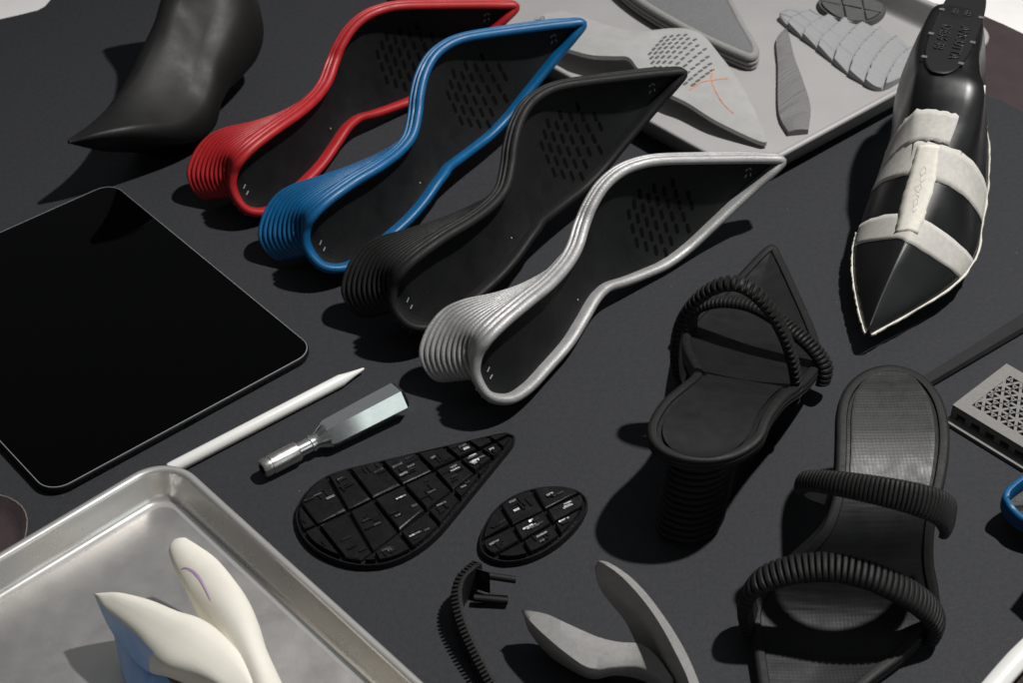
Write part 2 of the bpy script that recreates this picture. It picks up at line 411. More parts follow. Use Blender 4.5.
def pleated_sole(m, label, shift=None, rot=(0, 0, 0), mv=(0, 0, 0)):
    U, Lw, A, B = P3(SU), P3(SL), P3(TU), P3(TL)
    if shift:
        U = bowed(U, shift); Lw = bowed(Lw, shift)
        A = [p + Vector(shift) * math.exp(-((i - .5) / 2.2) ** 2) for i, p in enumerate(A)]; B = [p + Vector(shift) * math.exp(-((i - .5) / 2.2) ** 2) for i, p in enumerate(B)]
    root = thing('heel_sole', label, 'shoe sole', base, G4)
    so = Sole(U, Lw)
    rim = so.rim('rim', m, root)
    so.footbed('footbed', [INSOLE, HOLE], root, depth=5.5, cup=3.5, slots=(20, 35, 8, -0.85, 0.55, 5, 8.6, 3.4))
    so.heel('pleated_heel', m, root, 9, A, B, start=15, ins=lambda sd, q: .24 * max(0, min(1, (q - .55) / .45)) if sd > 0 else .40 * min(1, q * 2.5) - .16 * max(0, (q - .7) / .3))
    for fi, fv, L, W, an in [(92, .05, 3.4, .8, .9), (92, -.22, 3.4, .8, .9), (11, .1, 2.6, .6, 1.1), (10.2, .1, 2.6, .6, 2.6), (11.4, -.25, 2.6, .6, .9), (10.4, -.3, 2.2, .6, .1), (63, -.55, 1.2, .8, 0)]:
        mb = MB(); p = so.at(fi, fv, 0.35, 5.5, 3.5); ex = (so.at(fi, fv + 0.03, 0.35, 5.5, 3.5) - p).normalized(); ey = (so.at(fi - 0.3, fv, 0.35, 5.5, 3.5) - p).normalized()
        q = ex.cross(ey); c, s_ = math.cos(an), math.sin(an)
        a = ex * c + ey * s_; b = q.cross(a).normalized()
        mb.box(p, a * L, b * W, q.normalized() * 0.5); mb.build('size_mark', MARK, root, smooth=False)
    for i in range(4):
        k = 17 * 6 + 1 + i * 2
        p = so.loop[k] + so.o[k] * 3.9 - so.nn[so.st[k]] * 5.0
        t = (so.loop[k + 1] - so.loop[k - 1]).normalized()
        mb = MB(); mb.box(p, t * (1.2 + .5 * (i % 2)), so.nn[so.st[k]] * 1.3, so.o[k] * 0.8); mb.build('number_stamp', MARK, rim, smooth=False)
    w = Vector(rot); Rm = Matrix.Rotation(w.length, 3, w) if w.length else Matrix.Identity(3)
    root.rotation_euler = Rm.to_euler()
    root.location = (HEELP + Vector(mv) + Rm @ (base - HEELP)) * S
    return root
pleated_sole(SILVER, 'silver grey pleated heel sole with a black footbed, nearest of the row')
pleated_sole(SOFTBLK, 'all black pleated heel sole between the blue one and the silver one', (14, -19, 0), (0.01405, -0.11121, 0.03419), (-59.07, 71.38, 2.3))
pleated_sole(BLUE, 'bright blue pleated heel sole with black footbed, toe towards the baking tray', (14, -19, 0), (0.02799, -0.12042, 0.06341), (-126.99, 149.24, -5.2))
pleated_sole(RED, 'red pleated heel sole with black footbed, farthest back in the row', None, (0.06081, 0.00908, 0.04289), (-190.19, 226.17, -7))

# ------------------------------------------------------------------ black strapped sandal seen from its heel
UL = [(772, 247, 9), (760, 256, 8), (740, 277, 8), (718, 297, 9), (700, 313, 11), (690, 326, 13), (686, 338, 17), (688, 350, 27), (694, 362, 42), (698, 371, 55), (694, 378, 64), (683, 387, 69), (664, 404, 71), (652, 427, 72), (658, 445, 72), (679, 456, 72), (707, 459, 72)]
UR = [(772, 247, 9), (778, 256, 8), (786, 272, 8), (797, 296, 9), (809, 323, 11), (815, 340, 13), (817, 353, 16), (816, 366, 24), (806, 379, 37), (796, 387, 50), (786, 394, 60), (778, 402, 67), (767, 418, 71), (760, 435, 72), (749, 446, 72), (731, 455, 72), (707, 459, 72)]
TUL = [(691, 376, 40), (690, 402, 34), (684, 430, 26), (675, 470, 15), (663, 505, 6), (657, 520, 4), (656, 530, 4), (664, 539, 4), (690, 545, 4)]
TUR = [(800, 390, 40), (783, 412, 34), (765, 440, 26), (742, 475, 15), (728, 498, 6), (725, 510, 4), (723, 522, 4), (714, 535, 4)]
t = thing('strap_sandal', 'black heeled sandal seen from behind, two ribbed straps arching over its insole', 'sandal', spot(690, 545, 0))
s1 = Sole(P3(UL), P3(UR), 0.85)
s1.rim('rim', SOFTBLK, t, RIM2)
s1.footbed('insole', [INSOLE, HOLE], t, depth=0.3, cup=2.0, quilt=0.45)
s1.heel('pleated_heel', SOFTBLK, t, 8, P3(TUL), P3(TUR), ribs=13, start=9.5, ins=lambda sd, q: .30 * min(1, q * 2), gup=0)
hp = thing  # (kept short)
pad = MB()
rows = []
for i in range(56, s1.n):
    rows.append([s1.at(i, v / 8 * 0.80, 1.6, 0.3, 0.6) for v in range(-8, 9)])
pad.grid(rows); pad.build('heel_pad', PADM, t)
fd = (spot(772, 247, 8) - spot(707, 459, 72)); fd.z = 0; fd.normalize()
pa = spot(684, 385, 34); nA = (fd + Vector((0, 0, -0.12))).normalized()
pathA = [onplane(u, v, pa, nA) for u, v in ((689, 392), (679, 372), (677.5, 342), (684, 319), (698, 300), (717, 287), (736, 284), (753, 292), (768, 308), (780, 328), (788, 348), (793, 368), (795, 388), (792, 402))]
ribbon(pathA, fd, 12, 4.8, 52, base=2.0, depth=0.9, samp=10, teeth=True).build('instep_strap', SOFTBLK, t, sharp=60)
pb0 = spot(690, 330, 14); pb1 = spot(822, 384, 12); dB = pb1 - pb0; nB = Vector((-dB.y, dB.x, -40)).normalized()
pathB = [onplane(u, v, pb0, nB) for u, v in ((690, 334), (692, 317), (704, 308), (722, 303), (742, 304), (758, 309), (774, 318), (791, 330), (806, 342), (818, 355), (825, 369), (822, 384))]
ribbon(pathB, nB, 16, 5.0, 46, base=2.2, depth=0.75, samp=10).build('toe_strap', SOFTBLK, t, sharp=60)

# ------------------------------------------------------------------ black strapped sandal seen from its toe
RL = [(778, 765, 9), (796, 752, 8), (818, 728, 8), (862, 684, 8), (898, 656, 9), (921, 634, 11), (934, 612, 16), (934, 592, 24), (929, 562, 37), (930, 530, 52), (936, 500, 63), (942, 470, 70), (945, 440, 74), (942, 412, 76), (932, 390, 77), (914, 374, 77), (890, 368, 77)]
RR = [(778, 765, 9), (773, 748, 8), (769, 720, 8), (763, 680, 8), (758, 645, 9), (755, 618, 11), (759, 598, 16), (772, 580, 24), (797, 560, 37), (824, 533, 52), (837, 500, 63), (840, 470, 70), (841, 440, 74), (842, 411, 76), (849, 390, 77), (866, 374, 77), (890, 368, 77)]
t = thing('strap_sandal', 'black heeled sandal seen from the toe, shiny quilted heel pad facing up', 'sandal', spot(890, 460, 0))
s2 = Sole(P3(RL), P3(RR), 0.9)
s2.rim('rim', SOFTBLK, t, RIM2)
s2.footbed('insole', [INSOLE, HOLE], t, depth=0.3, cup=2.0, quilt=0.45)
rows = []
pad = MB()
for i in range(62, s2.n):
    rows.append([s2.at(i, v / 8 * 0.80, 1.0 + 0.35 * abs(math.sin(i * 1.3)) * abs(math.sin(v * 1.6)), 0.3, 0.6) for v in range(-8, 9)])
pad.grid(rows); pad.build('heel_pad', INSOLEG, t)
hc = sum((s2.c[i] for i in range(72, s2.n)), Vector()) / (s2.n - 72); hc.z = 4
def under(P, k, lo):
    return [Vector((hc.x + (p.x - hc.x) * k, hc.y + 8 + (p.y - hc.y) * k, lo)) for p in P]
def heel_tip(L):
    out = []
    for j, p in enumerate(L):
        q = spot(*p); w = min(1, max(0, (j) / 5.0))
        tgt = under([q], 0.66, 4)[0]; src = q - Vector((0, 0, 9))
        out.append(src.lerp(tgt, w ** 0.8))
    return out
tl = heel_tip(RL[8:]); tr = heel_tip(RR[8:])[:-1]
s2.heel('pleated_heel', SOFTBLK, t, 8, tl, tr, ribs=13, start=9.5, ins=lambda sd, q: .25 * min(1, q * 2), gup=0)
f2 = (spot(778, 765, 8) - spot(890, 368, 76)); f2.z = 0; f2.normalize()
pathF = P3([(753, 628, 6), (748, 609, 21), (751, 594, 35), (761, 582, 46), (781, 573, 53), (808, 568, 57), (838, 568, 59), (868, 575, 57), (893, 586, 51), (914, 598, 42), (929, 611, 29), (935, 624, 17), (930, 636, 6)])
ribbon(pathF, (f2 + Vector((0, 0, -0.1))).normalized(), 19, 6.0, 50, base=2.5, depth=0.6).build('toe_strap', SOFTBLK, t, sharp=60)
pathR = P3([(824, 497, 60), (808, 490, 68), (802, 484, 77), (813, 481, 86), (840, 484, 96), (880, 491, 102), (915, 499, 100), (938, 507, 92), (947, 515, 82), (947, 524, 72)])
ribbon(pathR, lambda q: (f2 * 0.75 + Vector((0, 0, -0.66))).normalized(), lambda q: 10 + 12 * q, 4.5, 56, base=2.5, depth=0.5).build('instep_strap', SOFTBLK, t, sharp=60)

# ------------------------------------------------------------------ tablet
def rrect(o, ex, ey, w, h, r, inset, z, seg=8):
    out = []
    for cx, cy, a0 in ((r, r, 180), (w - r, r, 270), (w - r, h - r, 0), (r, h - r, 90)):
        for k in range(seg + 1):
            a = math.radians(a0 + 90 * k / seg); rr = max(0.01, r - inset)
            p = o + ex * (cx + rr * math.cos(a)) + ey * (cy + rr * math.sin(a)); out.append(Vector((p.x, p.y, z)))
    return out
TH = 0.710753
ex = Vector((math.cos(TH), math.sin(TH), 0)); ey = Vector((-math.sin(TH), math.cos(TH), 0))
o0 = Vector((-300.883, 748.321 - Y0, 0))
t = thing('tablet', 'black tablet computer lying flat with its screen off', 'tablet', o0 + ex * 107 + ey * 140)
mb = MB(); prof = [(1.8, 0.3), (0.5, 0.9), (0, 1.8), (0, 4.6), (0.35, 5.5), (0.9, 6.0)]
mb.grid([rrect(o0, ex, ey, 214.9, 280.6, 16, a, z) for a, z in prof], False, True); mb.fan(rrect(o0, ex, ey, 214.9, 280.6, 16, 1.8, 0.3))
body = mb.build('case', TABLET, t, sharp=50)
mb = MB(); mb.grid([rrect(o0, ex, ey, 214.9, 280.6, 16, a, z) for a, z in ((0.85, 5.9), (0.95, 6.25), (1.35, 6.3), (1.45, 5.9))], False, True); mb.build('bezel_edge', BEZEL, t, sharp=50)
mb = MB(); mb.add(rrect(o0, ex, ey, 214.9, 280.6, 16, 1.4, 6.15), [tuple(range(36))]); mb.build('screen', GLASS, t, smooth=False)
mb = MB(); c = o0 + ex * 107.5 - ey * 0.02
mb.box(c + Vector((0, 0, 3.2)), ex * 9, ey * 0.3, Vector((0, 0, 2.6))); mb.build('charging_port', HOLE, body, smooth=False)
for sx in (20, 160):
    mb = MB()
    for k in range(8): mb.box(o0 + ex * (sx + k * 4.6) + Vector((0, 0, 3.2)) - ey * 0.02, ex * 1.5, ey * 0.3, Vector((0, 0, 1.4)))
    mb.build('speaker_grille', HOLE, body, smooth=False)

# ------------------------------------------------------------------ stylus and screwdriver
def turned(name, p0, p1, prof, m, parent, seg=28, hexa=False, sharp=40, rot=0.0):
    a = (p1 - p0).normalized(); L = (p1 - p0).length; b = a.cross(Vector((0, 0, 1))).normalized(); c = b.cross(a)
    rows = []
    for tt, r in prof:
        row = []
        for k in range(seg):
            an = 2 * math.pi * k / seg + rot; rr = r
            if hexa:
                z = (an - rot) % (math.pi / 3) - math.pi / 6; rr = r * 0.88 / max(0.88, math.cos(z)) if hexa == 2 else r * math.cos(math.pi / 6) / math.cos(z)
            row.append(p0 + a * (L * tt) + b * math.cos(an) * rr + c * math.sin(an) * rr)
        rows.append(row)
    mb = MB(); mb.grid(rows, False, True); mb.fan(rows[0]); mb.fan(rows[-1])
    return mb.build(name, m, parent, sharp=sharp)
p0 = spot(364, 368.5, 4.4); d = (spot(182, 463, 4.4) - p0).normalized()
t = thing('stylus', 'slim white stylus beside the tablet, tip pointing away to the right', 'stylus', p0 + d * 83 - Vector((0, 0, 4.4)))
turned('tip', p0, p0 + d * 20, [(0, .5), (.05, .9), (.5, 2.4), (.98, 4.25)], WHITEP, t)
turned('barrel', p0, p0 + d * 157, [(.118, 4.25), (.13, 4.45), (.99, 4.45), (1, 3.9)], WHITEP, t)
h0 = spot(402, 397, 11.2); h1 = spot(262, 469.5, 8.0)
t = thing('screwdriver', 'short steel driver with a hexagonal tapered handle and round chuck', 'screwdriver', Vector((h0.x, h0.y, 0)).lerp(Vector((h1.x, h1.y, 0)), .4))
turned('handle', h0, h1, [(0, 9.0), (.01, 11.0), (.03, 12.2), (.3, 11.6), (.53, 10.9), (.56, 9.8)], CHROME, t, seg=48, hexa=True, rot=0.96, sharp=18)
turned('ferrule', h0, h1, [(.55, 9.2), (.585, 7.6), (.605, 6.2), (.625, 5.4), (.645, 5.4), (.65, 6.0), (.665, 6.0), (.67, 5.0), (.74, 5.0), (.755, 5.0)], CHROME, t)
ck = turned('chuck', h0, h1, [(.75, 4.4), (.752, 6.3), (.76, 6.7), (.94, 6.7), (.945, 6.1), (.955, 6.1), (.957, 6.5), (.985, 6.3), (1, 5.6)], SATIN, t)
turned('bit_socket', h0, h1, [(.985, 3.7), (1.003, 3.7)], HOLE, ck, seg=6)

# ------------------------------------------------------------------ sheet pans
def sheet_pan(label, corner, d1, d2, L1, L2, rad, depth, m_rim, m_floor, group):
    ex = Vector((math.cos(d1), math.sin(d1), 0)); ey = Vector((math.cos(d2), math.sin(d2), 0))
    o = Vector((corner.x, corner.y, 0))
    rr = lambda inset, z: rrect(o, ex, ey, L1, L2, rad, inset, z, 12)
    t = thing('baking_tray', label, 'tray', o + ex * (L1 / 2) + ey * (L2 / 2), group)
    mb = MB()
    mb.grid([rr(*p) for p in ((0.8, depth - 4.6), (0, depth - 3.2), (0, depth - 1.6), (.9, depth - .3), (2.6, depth), (4.6, depth - .3), (5.8, depth - 1.6), (6.4, depth - 3.4))], False, True)
    mb.build('rolled_rim', m_rim, t)
    mb = MB()
    mb.grid([rr(*p) for p in ((6.3, depth - 3.2), (8.6, depth * .6), (10.6, depth * .3), (11.8, 4.4), (13.2, 2.6), (15, 1.8), (17.5, 1.5), (18.5, 1.5))], False, True)
    mb.build('side_wall', m_rim, t)
    mb = MB(); fl = rr(18.3, 1.48); mb.add(fl, [tuple(range(len(fl)))])
    mb.build('floor', m_floor, t, smooth=False)
    mb = MB(); mb.grid([rr(*p) for p in ((5.2, depth - 4.4), (6.6, depth * .5), (9.5, 2.0), (13, .3))], False, True); lo = rr(13, .3); mb.add(lo, [tuple(range(len(lo)))])
    mb.build('underside', m_rim, t)
    return t
sheet_pan('aluminium baking tray in the front left corner holding a cream shoe form', spot(169.2, 451, 22), math.radians(223.1), math.radians(-47.8), 330, 457, 29, 22, ALU, ALUF, None)
sheet_pan('aluminium baking tray at the back holding grey printed sole samples', spot(746, 174.3, 25), math.radians(39.6), math.radians(131.6), 330, 457, 34, 25, ALUB, ALUB, None)

# ------------------------------------------------------------------ outsole treads
def clip(poly, p, n):
    out = []
    for i in range(len(poly)):
        a, b = poly[i - 1], poly[i]; da = (a - p).dot(n); db = (b - p).dot(n)
        if (da >= 0) != (db >= 0): out.append(a + (b - a) * (da / (da - db)))
        if db >= 0: out.append(b)
    return out
def clip_conv(poly, conv):
    c = sum(conv, Vector((0, 0))) / len(conv)
    for i in range(len(conv)):
        a, b = conv[i - 1], conv[i]; e = b - a; n = Vector((-e.y, e.x))
        if n.length < 1e-6: continue
        if (c - a).dot(n) < 0: n = -n
        poly = clip(poly, a, n.normalized())
        if len(poly) < 3: return []
    return poly
def inset(poly, d):
    out = poly; c = sum(poly, Vector((0, 0))) / len(poly)
    src = list(poly)
    for i in range(len(src)):
        a, b = src[i - 1], src[i]; e = b - a
        if e.length < 1e-4: continue
        n = Vector((-e.y, e.x)).normalized()
        if (c - a).dot(n) < 0: n = -n
        out = clip(out, a + n * d, n)
        if len(out) < 3: return []
    return out
def area(p): return abs(sum(p[i - 1].x * p[i].y - p[i].x * p[i - 1].y for i in range(len(p)))) / 2

def tread(outline, h0, longs, trans, m, parent, th=3.0, bh=4.0, gap=1.15, seed=1, bars=True):
    """outline convex 2D list; longs / trans: cut lines as (point, direction)"""
    rnd = random.Random(seed)
    mb = MB()
    n = len(outline)
    ring = lambda d, z: [Vector((p.x, p.y, z)) for p in outline] if d == 0 else [Vector((p.x, p.y, z)) + (Vector((cc.x - p.x, cc.y - p.y, 0)).normalized() * d) for p in outline]
    cc = sum(outline, Vector((0, 0))) / n
    mb.grid([ring(0, h0), ring(0, h0 + th * .6), ring(.6, h0 + th + 1.6), ring(1.6, h0 + th + 1.6), ring(2.2, h0 + th)], False, True); mb.fan(ring(2.2, h0 + th)); mb.fan(ring(0, h0))
    mb.build('base_sheet', m, parent, sharp=45)
    inner = inset(outline, 2.0)
    cells = [inner]
    for p, dd in longs + trans:
        nx = []; nrm = Vector((-dd.y, dd.x)).normalized()
        for c in cells:
            for sg in (1, -1):
                q = clip(c, p, nrm * sg)
                if len(q) >= 3 and area(q) > 12: nx.append(q)
        cells = nx
    mb = MB()
    for c in cells:
        a = inset(c, gap); b = inset(c, gap + 0.7)
        if len(a) < 3 or area(a) < 10 or len(b) < 3: continue
        z0 = h0 + th - .2; z1 = z0 + bh + rnd.uniform(-.3, .5)
        lo = [Vector((p.x, p.y, z0)) for p in a]; mi = [Vector((p.x, p.y, z1 - .9)) for p in a]
        na = len(a)
        mb.grid([lo, mi], False, True)
        tilt = Vector((rnd.uniform(-.04, .04), rnd.uniform(-.04, .04)))
        ce = sum(a, Vector((0, 0))) / na
        tp = [Vector((ce.x + (p.x - ce.x) * .93, ce.y + (p.y - ce.y) * .93, z1 + (p - ce).dot(tilt))) for p in a]
        mb.grid([mi, tp], False, True); mb.add(tp, [tuple(range(na))])
        if bars and area(c) > 60:
            dd = longs[0][1].normalized() if longs else Vector((1, 0)); pp = Vector((-dd.y, dd.x))
            R_ = math.sqrt(area(c)) / 2
            for k in range(rnd.randint(6, 11)):
                q = ce + dd * rnd.uniform(-.6, .6) * R_ + pp * rnd.uniform(-.6, .6) * R_
                sw = rnd.random() < .35
                L, W = rnd.uniform(3, 8), rnd.uniform(.8, 1.6)
                d1, d2 = (pp, -dd) if sw else (dd, pp)
                e1 = Vector((d1.x, d1.y, rnd.uniform(-.05, .05))); e2 = Vector((d2.x, d2.y, rnd.uniform(-.1, .1) if sw else rnd.uniform(.0, .45)))
                ends = [q + d1 * (L / 2) + d2 * (W / 2), q - d1 * (L / 2) + d2 * (W / 2), q + d1 * (L / 2) - d2 * (W / 2), q - d1 * (L / 2) - d2 * (W / 2)]
                ins_ = True
                for zi in range(len(b)):
                    A_, B_ = b[zi - 1], b[zi]; E_ = B_ - A_; N_ = Vector((-E_.y, E_.x)); sg = 1 if (ce - A_).dot(N_) > 0 else -1
                    if any((e - A_).dot(N_) * sg < 0 for e in ends): ins_ = False
                if not ins_: continue
                mb.box(Vector((q.x, q.y, z1 + .15)), e1 * L, e2 * W, Vector((0, 0, 1.5)))
    mb.build('tread_blocks', m, parent, smooth=False)

def out2(L, h, n=48):
    pts = cr([spot(u, v, h) for u, v in L], 8, True); pts = resample(pts + [pts[0]], n + 1)[:-1]
    P = [Vector((p.x, p.y)) for p in pts]
    # convex hull keeps the clipping honest
    Q = sorted(P, key=lambda p: (p.x, p.y))
    def half(Q):
        H = []
        for p in Q:
            while len(H) >= 2 and (H[-1] - H[-2]).cross(p - H[-2]) <= 0: H.pop()
            H.append(p)
        return H[:-1]
    return half(Q) + half(Q[::-1])
def v2(u, v, h): p = spot(u, v, h); return Vector((p.x, p.y))
def line(a, b, h): return (v2(*a, h), v2(*b, h) - v2(*a, h))

ol = out2([(515, 437), (506, 434), (480, 440), (440, 452), (395, 461), (355, 468), (325, 478), (306, 493), (296, 510), (297, 528), (307, 545), (325, 558), (352, 567), (382, 567), (410, 557), (437, 537), (462, 508), (482, 483), (500, 461), (513, 445)], 3, 60)
t = thing('outsole_tread', 'teardrop shaped glossy black rubber tread with square lugs', 'outsole', spot(385, 520, 0))
tread(ol, 0.3, [line((310, 530), (520, 432), 5), line((350, 572), (520, 440), 5)],
      [line((325, 474), (385, 574), 5), line((345, 466), (425, 566), 5), line((378, 460), (452, 540), 5), line((412, 450), (474, 515), 5), line((440, 445), (494, 490), 5), line((462, 440), (506, 468), 5), line((296, 500), (360, 580), 5), line((484, 436), (510, 455), 5)], TREAD, t, seed=3)
oh = out2([(588, 503), (580, 493), (562, 488), (538, 489), (515, 496), (496, 509), (484, 526), (479, 544), (484, 557), (502, 564), (525, 562), (548, 552), (568, 537), (583, 519)], 3, 48)
t = thing('heel_tread', 'small oval glossy black heel tread beside the teardrop one', 'heel tread', spot(533, 528, 0))
tread(oh, 0.3, [line((486, 540), (586, 492), 5), line((490, 560), (590, 505), 5)], [line((498, 505), (535, 565), 5), line((530, 488), (565, 545), 5)], TREAD, t, seed=11)

# ------------------------------------------------------------------ ribbed strap part with two pegs, lower middle
pth = P3([(479, 562, 20), (472, 567, 22), (463, 576, 22), (458.5, 588, 21), (459, 602, 20), (463, 618, 18), (470, 636, 16), (479, 655, 14), (490, 676, 12), (503, 700, 10), (520, 726, 8)])
t = thing('strap_blank', 'loose black ribbed strap standing on edge with two pegs', 'shoe strap', spot(470, 655, 0))
cenS = spot(520, 620, 10)
def strap_edge(path, H, T, ribs, samp=8):
    pts = resample(cr(path, 10), ribs * samp + 1); n = len(pts); rows = []
    for i, p in enumerate(pts):
        tn = (pts[min(i + 1, n - 1)] - pts[max(0, i - 1)]); tn.z = 0; tn.normalize(); o = Vector((tn.y, -tn.x, 0))
        if o.dot(p - cenS) < 0: o = -o
        f = (i / samp) % 1; rib = 1.0 if f < .55 else .15
        z = p.z
        rows.append([Vector((p.x, p.y, 0)) + o * a + Vector((0, 0, b)) for a, b in
                     ((-2.2, .4), (0.5 + T * rib * .8, .6), (1.0 + T * rib, z * .5), (0.6 + T * rib * .8, z - 1.2), (0, z), (-2.2, z))])
    mb = MB(); mb.grid(rows, False, True); mb.fan(rows[0]); mb.fan(rows[-1]); return mb
strap_edge(pth, 20, 4.5, 44).build('ribbed_band', SOFTBLK, t, sharp=40)
mb = MB()
a, b = spot(482, 575, 15), spot(516, 580, 13); mb.tube([a, b], 2.3, 10)
mb.build('peg', SOFTBLK, t)
mb = MB(); a, b = spot(474, 598, 5), spot(508, 601, 4); mb.tube([a, b], 2.3, 10); mb.build('peg', SOFTBLK, t)
mb = MB(); a, b = spot(470, 588, 2), spot(480, 572, 20)
e = (Vector((b.x, b.y, 0)) - Vector((a.x, a.y, 0)))
mb.box(Vector((a.x + e.x / 2, a.y + e.y / 2, 11)) + Vector((3, 0, 0)), e * 1.1, Vector((5, -2, 0)), Vector((0, 0, 19))); mb.build('end_block', SOFTBLK, t, smooth=False)

# ------------------------------------------------------------------ V shaped shoe forms
def lofted(rows, per=5, ends=True):
    m = len(rows[0]); cols = [cr([Vector(r[j]) for r in rows], per) for j in range(m)]
    n = len(cols[0]); R_ = [[cols[j][i] for j in range(m)] for i in range(n)]
    return R_
def round_loop(loop, per=4, tight=0.0):
    return cr(loop, per, True)

# grey one on the leather
t = thing('shoe_form', 'small grey 3d printed pointed shoe form with an upright curved blade', 'shoe form', spot(620, 665, 0))
W = [  # upper edge A, front edge B, bottom of side C, hidden underside D
    [(521, 610, 28), (522, 612, 26), (523, 615, 22), (523, 613, 22)],
    [(533, 610.5, 31), (528, 620, 29), (530, 634, 9), (540, 632, 8)],
    [(549, 613, 33), (543, 636, 30), (548, 656, 2), (566, 650, 2)],
    [(567, 621, 34), (566, 656, 31), (570, 671, 1), (592, 662, 1)],
    [(597, 634, 34), (589, 671, 31), (592, 680, 5), (612, 672, 2)],
    [(621, 640, 34), (613, 668, 32), (614, 676, 16), (632, 672, 4)],
    [(640, 642, 34), (640, 668, 28), (640, 680, 12), (652, 682, 2)],
    [(656, 654, 32), (662, 682, 26), (662, 694, 8), (670, 692, 2)],
    [(672, 676, 30), (676, 704, 24), (676, 715, 6), (684, 710, 2)]]
mb = MB(); R_ = lofted([P3(r) for r in W])
rows = [[p for k in range(4) for p in (r[k].lerp(r[(k + 1) % 4], .08), r[k].lerp(r[(k + 1) % 4], .5), r[k].lerp(r[(k + 1) % 4], .92))] for r in R_]
mb.grid(rows, False, True); mb.fan(rows[0]); mb.fan(rows[-1]); mb.build('toe_wedge', GREYP, t, sharp=62)
B = [  # inner bottom, inner top edge, outer top edge, outer bottom
    [(597, 563, 50), (598, 561, 53), (601, 560.5, 54), (600, 563, 50)],
    [(594, 570, 44), (603, 563.5, 55), (610, 563, 56), (606, 572, 44)],
    [(598, 587, 34), (618, 574, 57), (628, 574.5, 57), (618, 588, 34)],
    [(608, 602, 25), (634, 590, 56), (645, 591, 56), (634, 606, 25)],
    [(623, 620, 17), (650, 610, 54), (660, 610, 54), (650, 630, 15)],
    [(634, 642, 8), (664, 632, 51), (675, 632, 51), (666, 660, 5)],
    [(646, 668, 2), (676, 655, 48), (688, 655, 48), (680, 690, 2)],
    [(664, 690, 0.5), (686, 676, 46), (697, 676, 46), (690, 712, 0.5)],
    [(680, 715, 0.5), (694, 700, 44), (706, 700, 44), (700, 735, 0.5)]]
mb = MB(); R_ = lofted([P3(r) for r in B])
rows = [[p for k in range(4) for p in (r[k].lerp(r[(k + 1) % 4], .06), r[k].lerp(r[(k + 1) % 4], .5), r[k].lerp(r[(k + 1) % 4], .94))] for r in R_]
mb.grid(rows, False, True); mb.fan(rows[0]); mb.fan(rows[-1]); mb.build('heel_blade', GREYP, t, sharp=62)

# cream one in the front tray
t = thing('shoe_form', 'cream pointed shoe form with a blue painted side lying in the front tray', 'shoe form', spot(215, 690, 1.5))
FG = [  # tongue: left edge, crest, right edge, right back, back low, left back
    [(173, 540, 46), (179, 538, 48), (186, 538, 47), (186, 541, 42), (179, 542, 40), (173, 542, 42)],
    [(169.5, 549, 45), (182, 547, 49), (197, 545, 48), (199, 551, 40), (184, 556, 34), (172, 555, 38)],
    [(174, 565, 43), (193, 561, 49), (214, 557, 48), (216, 568, 36), (196, 574, 30), (179, 572, 34)],
    [(184, 584, 40), (208, 579, 48), (231, 576, 47), (233, 592, 31), (208, 597, 24), (190, 593, 29)],
    [(195, 606, 36), (222, 602, 48), (246, 597, 45), (247, 618, 25), (218, 622, 18), (201, 616, 23)],
    [(207, 632, 31), (236, 628, 47), (257, 621, 43), (258, 646, 19), (230, 650, 12), (212, 642, 17)],
    [(220, 658, 28), (248, 654, 46), (266, 648, 40), (266, 674, 14), (242, 678, 8), (226, 670, 12)],
    [(236, 690, 27), (260, 685, 44), (282, 683, 38), (280, 708, 12), (260, 714, 6), (242, 704, 10)],
    [(250, 725, 28), (274, 720, 43), (300, 720, 36), (298, 742, 12), (276, 748, 6), (258, 740, 10)]]
mb = MB(); R_ = [round_loop(r, 4) for r in lofted([P3(r) for r in FG])]
mb.grid(R_, False, True); mb.fan(R_[0]); mb.fan(R_[-1]); tongue_ = mb.build('tongue', CREAM, t)
TW = [  # toe: top far edge, crest, near edge (paint line), low side, hidden low, hidden far
    [(93, 594, 41), (94, 593.5, 42), (95, 596, 40), (95, 597, 38), (96, 596, 38), (95, 595, 39)],
    [(107, 592.5, 45), (104, 600, 45), (102, 608, 41), (103, 614, 33), (112, 606, 29), (114, 598, 34)],
    [(122, 593, 48), (117, 607, 47), (113, 620, 40), (113, 634, 24), (128, 626, 16), (137, 607, 25)],
    [(150, 600, 50), (140, 621, 48), (131, 636, 39), (130, 656, 16), (152, 650, 6), (167, 622, 18)],
    [(177, 611, 50), (162, 636, 47), (148, 653, 38), (148, 672, 18), (173, 668, 6), (194, 640, 14)],
    [(199, 618, 49), (184, 650, 46), (166, 667, 38), (170, 678, 24), (196, 678, 12), (216, 654, 12)],
    [(220, 632, 46), (208, 666, 44), (202, 681, 37), (208, 694, 24), (222, 696, 12), (238, 672, 12)],
    [(246, 662, 42), (238, 692, 40), (234, 702, 34), (238, 710, 22), (250, 714, 10), (264, 696, 10)],
    [(264, 700, 38), (258, 722, 36), (254, 732, 30), (258, 738, 20), (270, 742, 10), (282, 726, 10)]]
mb = MB(); R_ = [round_loop(r, 4) for r in lofted([P3(r) for r in TW])]
mb.grid(R_, False, True)
nr, ncol = len(R_), len(R_[0])
for i in range(nr - 1):
    for j in range(ncol):
        if i < 21 and 7 <= j < 13: mb.m[i * ncol + j] = 1
mb.fan(R_[0], 0); mb.fan(R_[-1], 0)
toe = mb.build('toe', [CREAM, SKYB], t)
pp = [(181, 570), (184, 568.6), (188, 569), (193, 571.5), (197, 575), (201, 580), (205, 587), (208, 593), (211, 600)]
from mathutils.bvhtree import BVHTree
bv = BVHTree.FromPolygons([Vector(v.co) + Vector(tongue_.parent.location) for v in tongue_.data.vertices], [tuple(f.vertices) for f in tongue_.data.polygons])
PQ = []
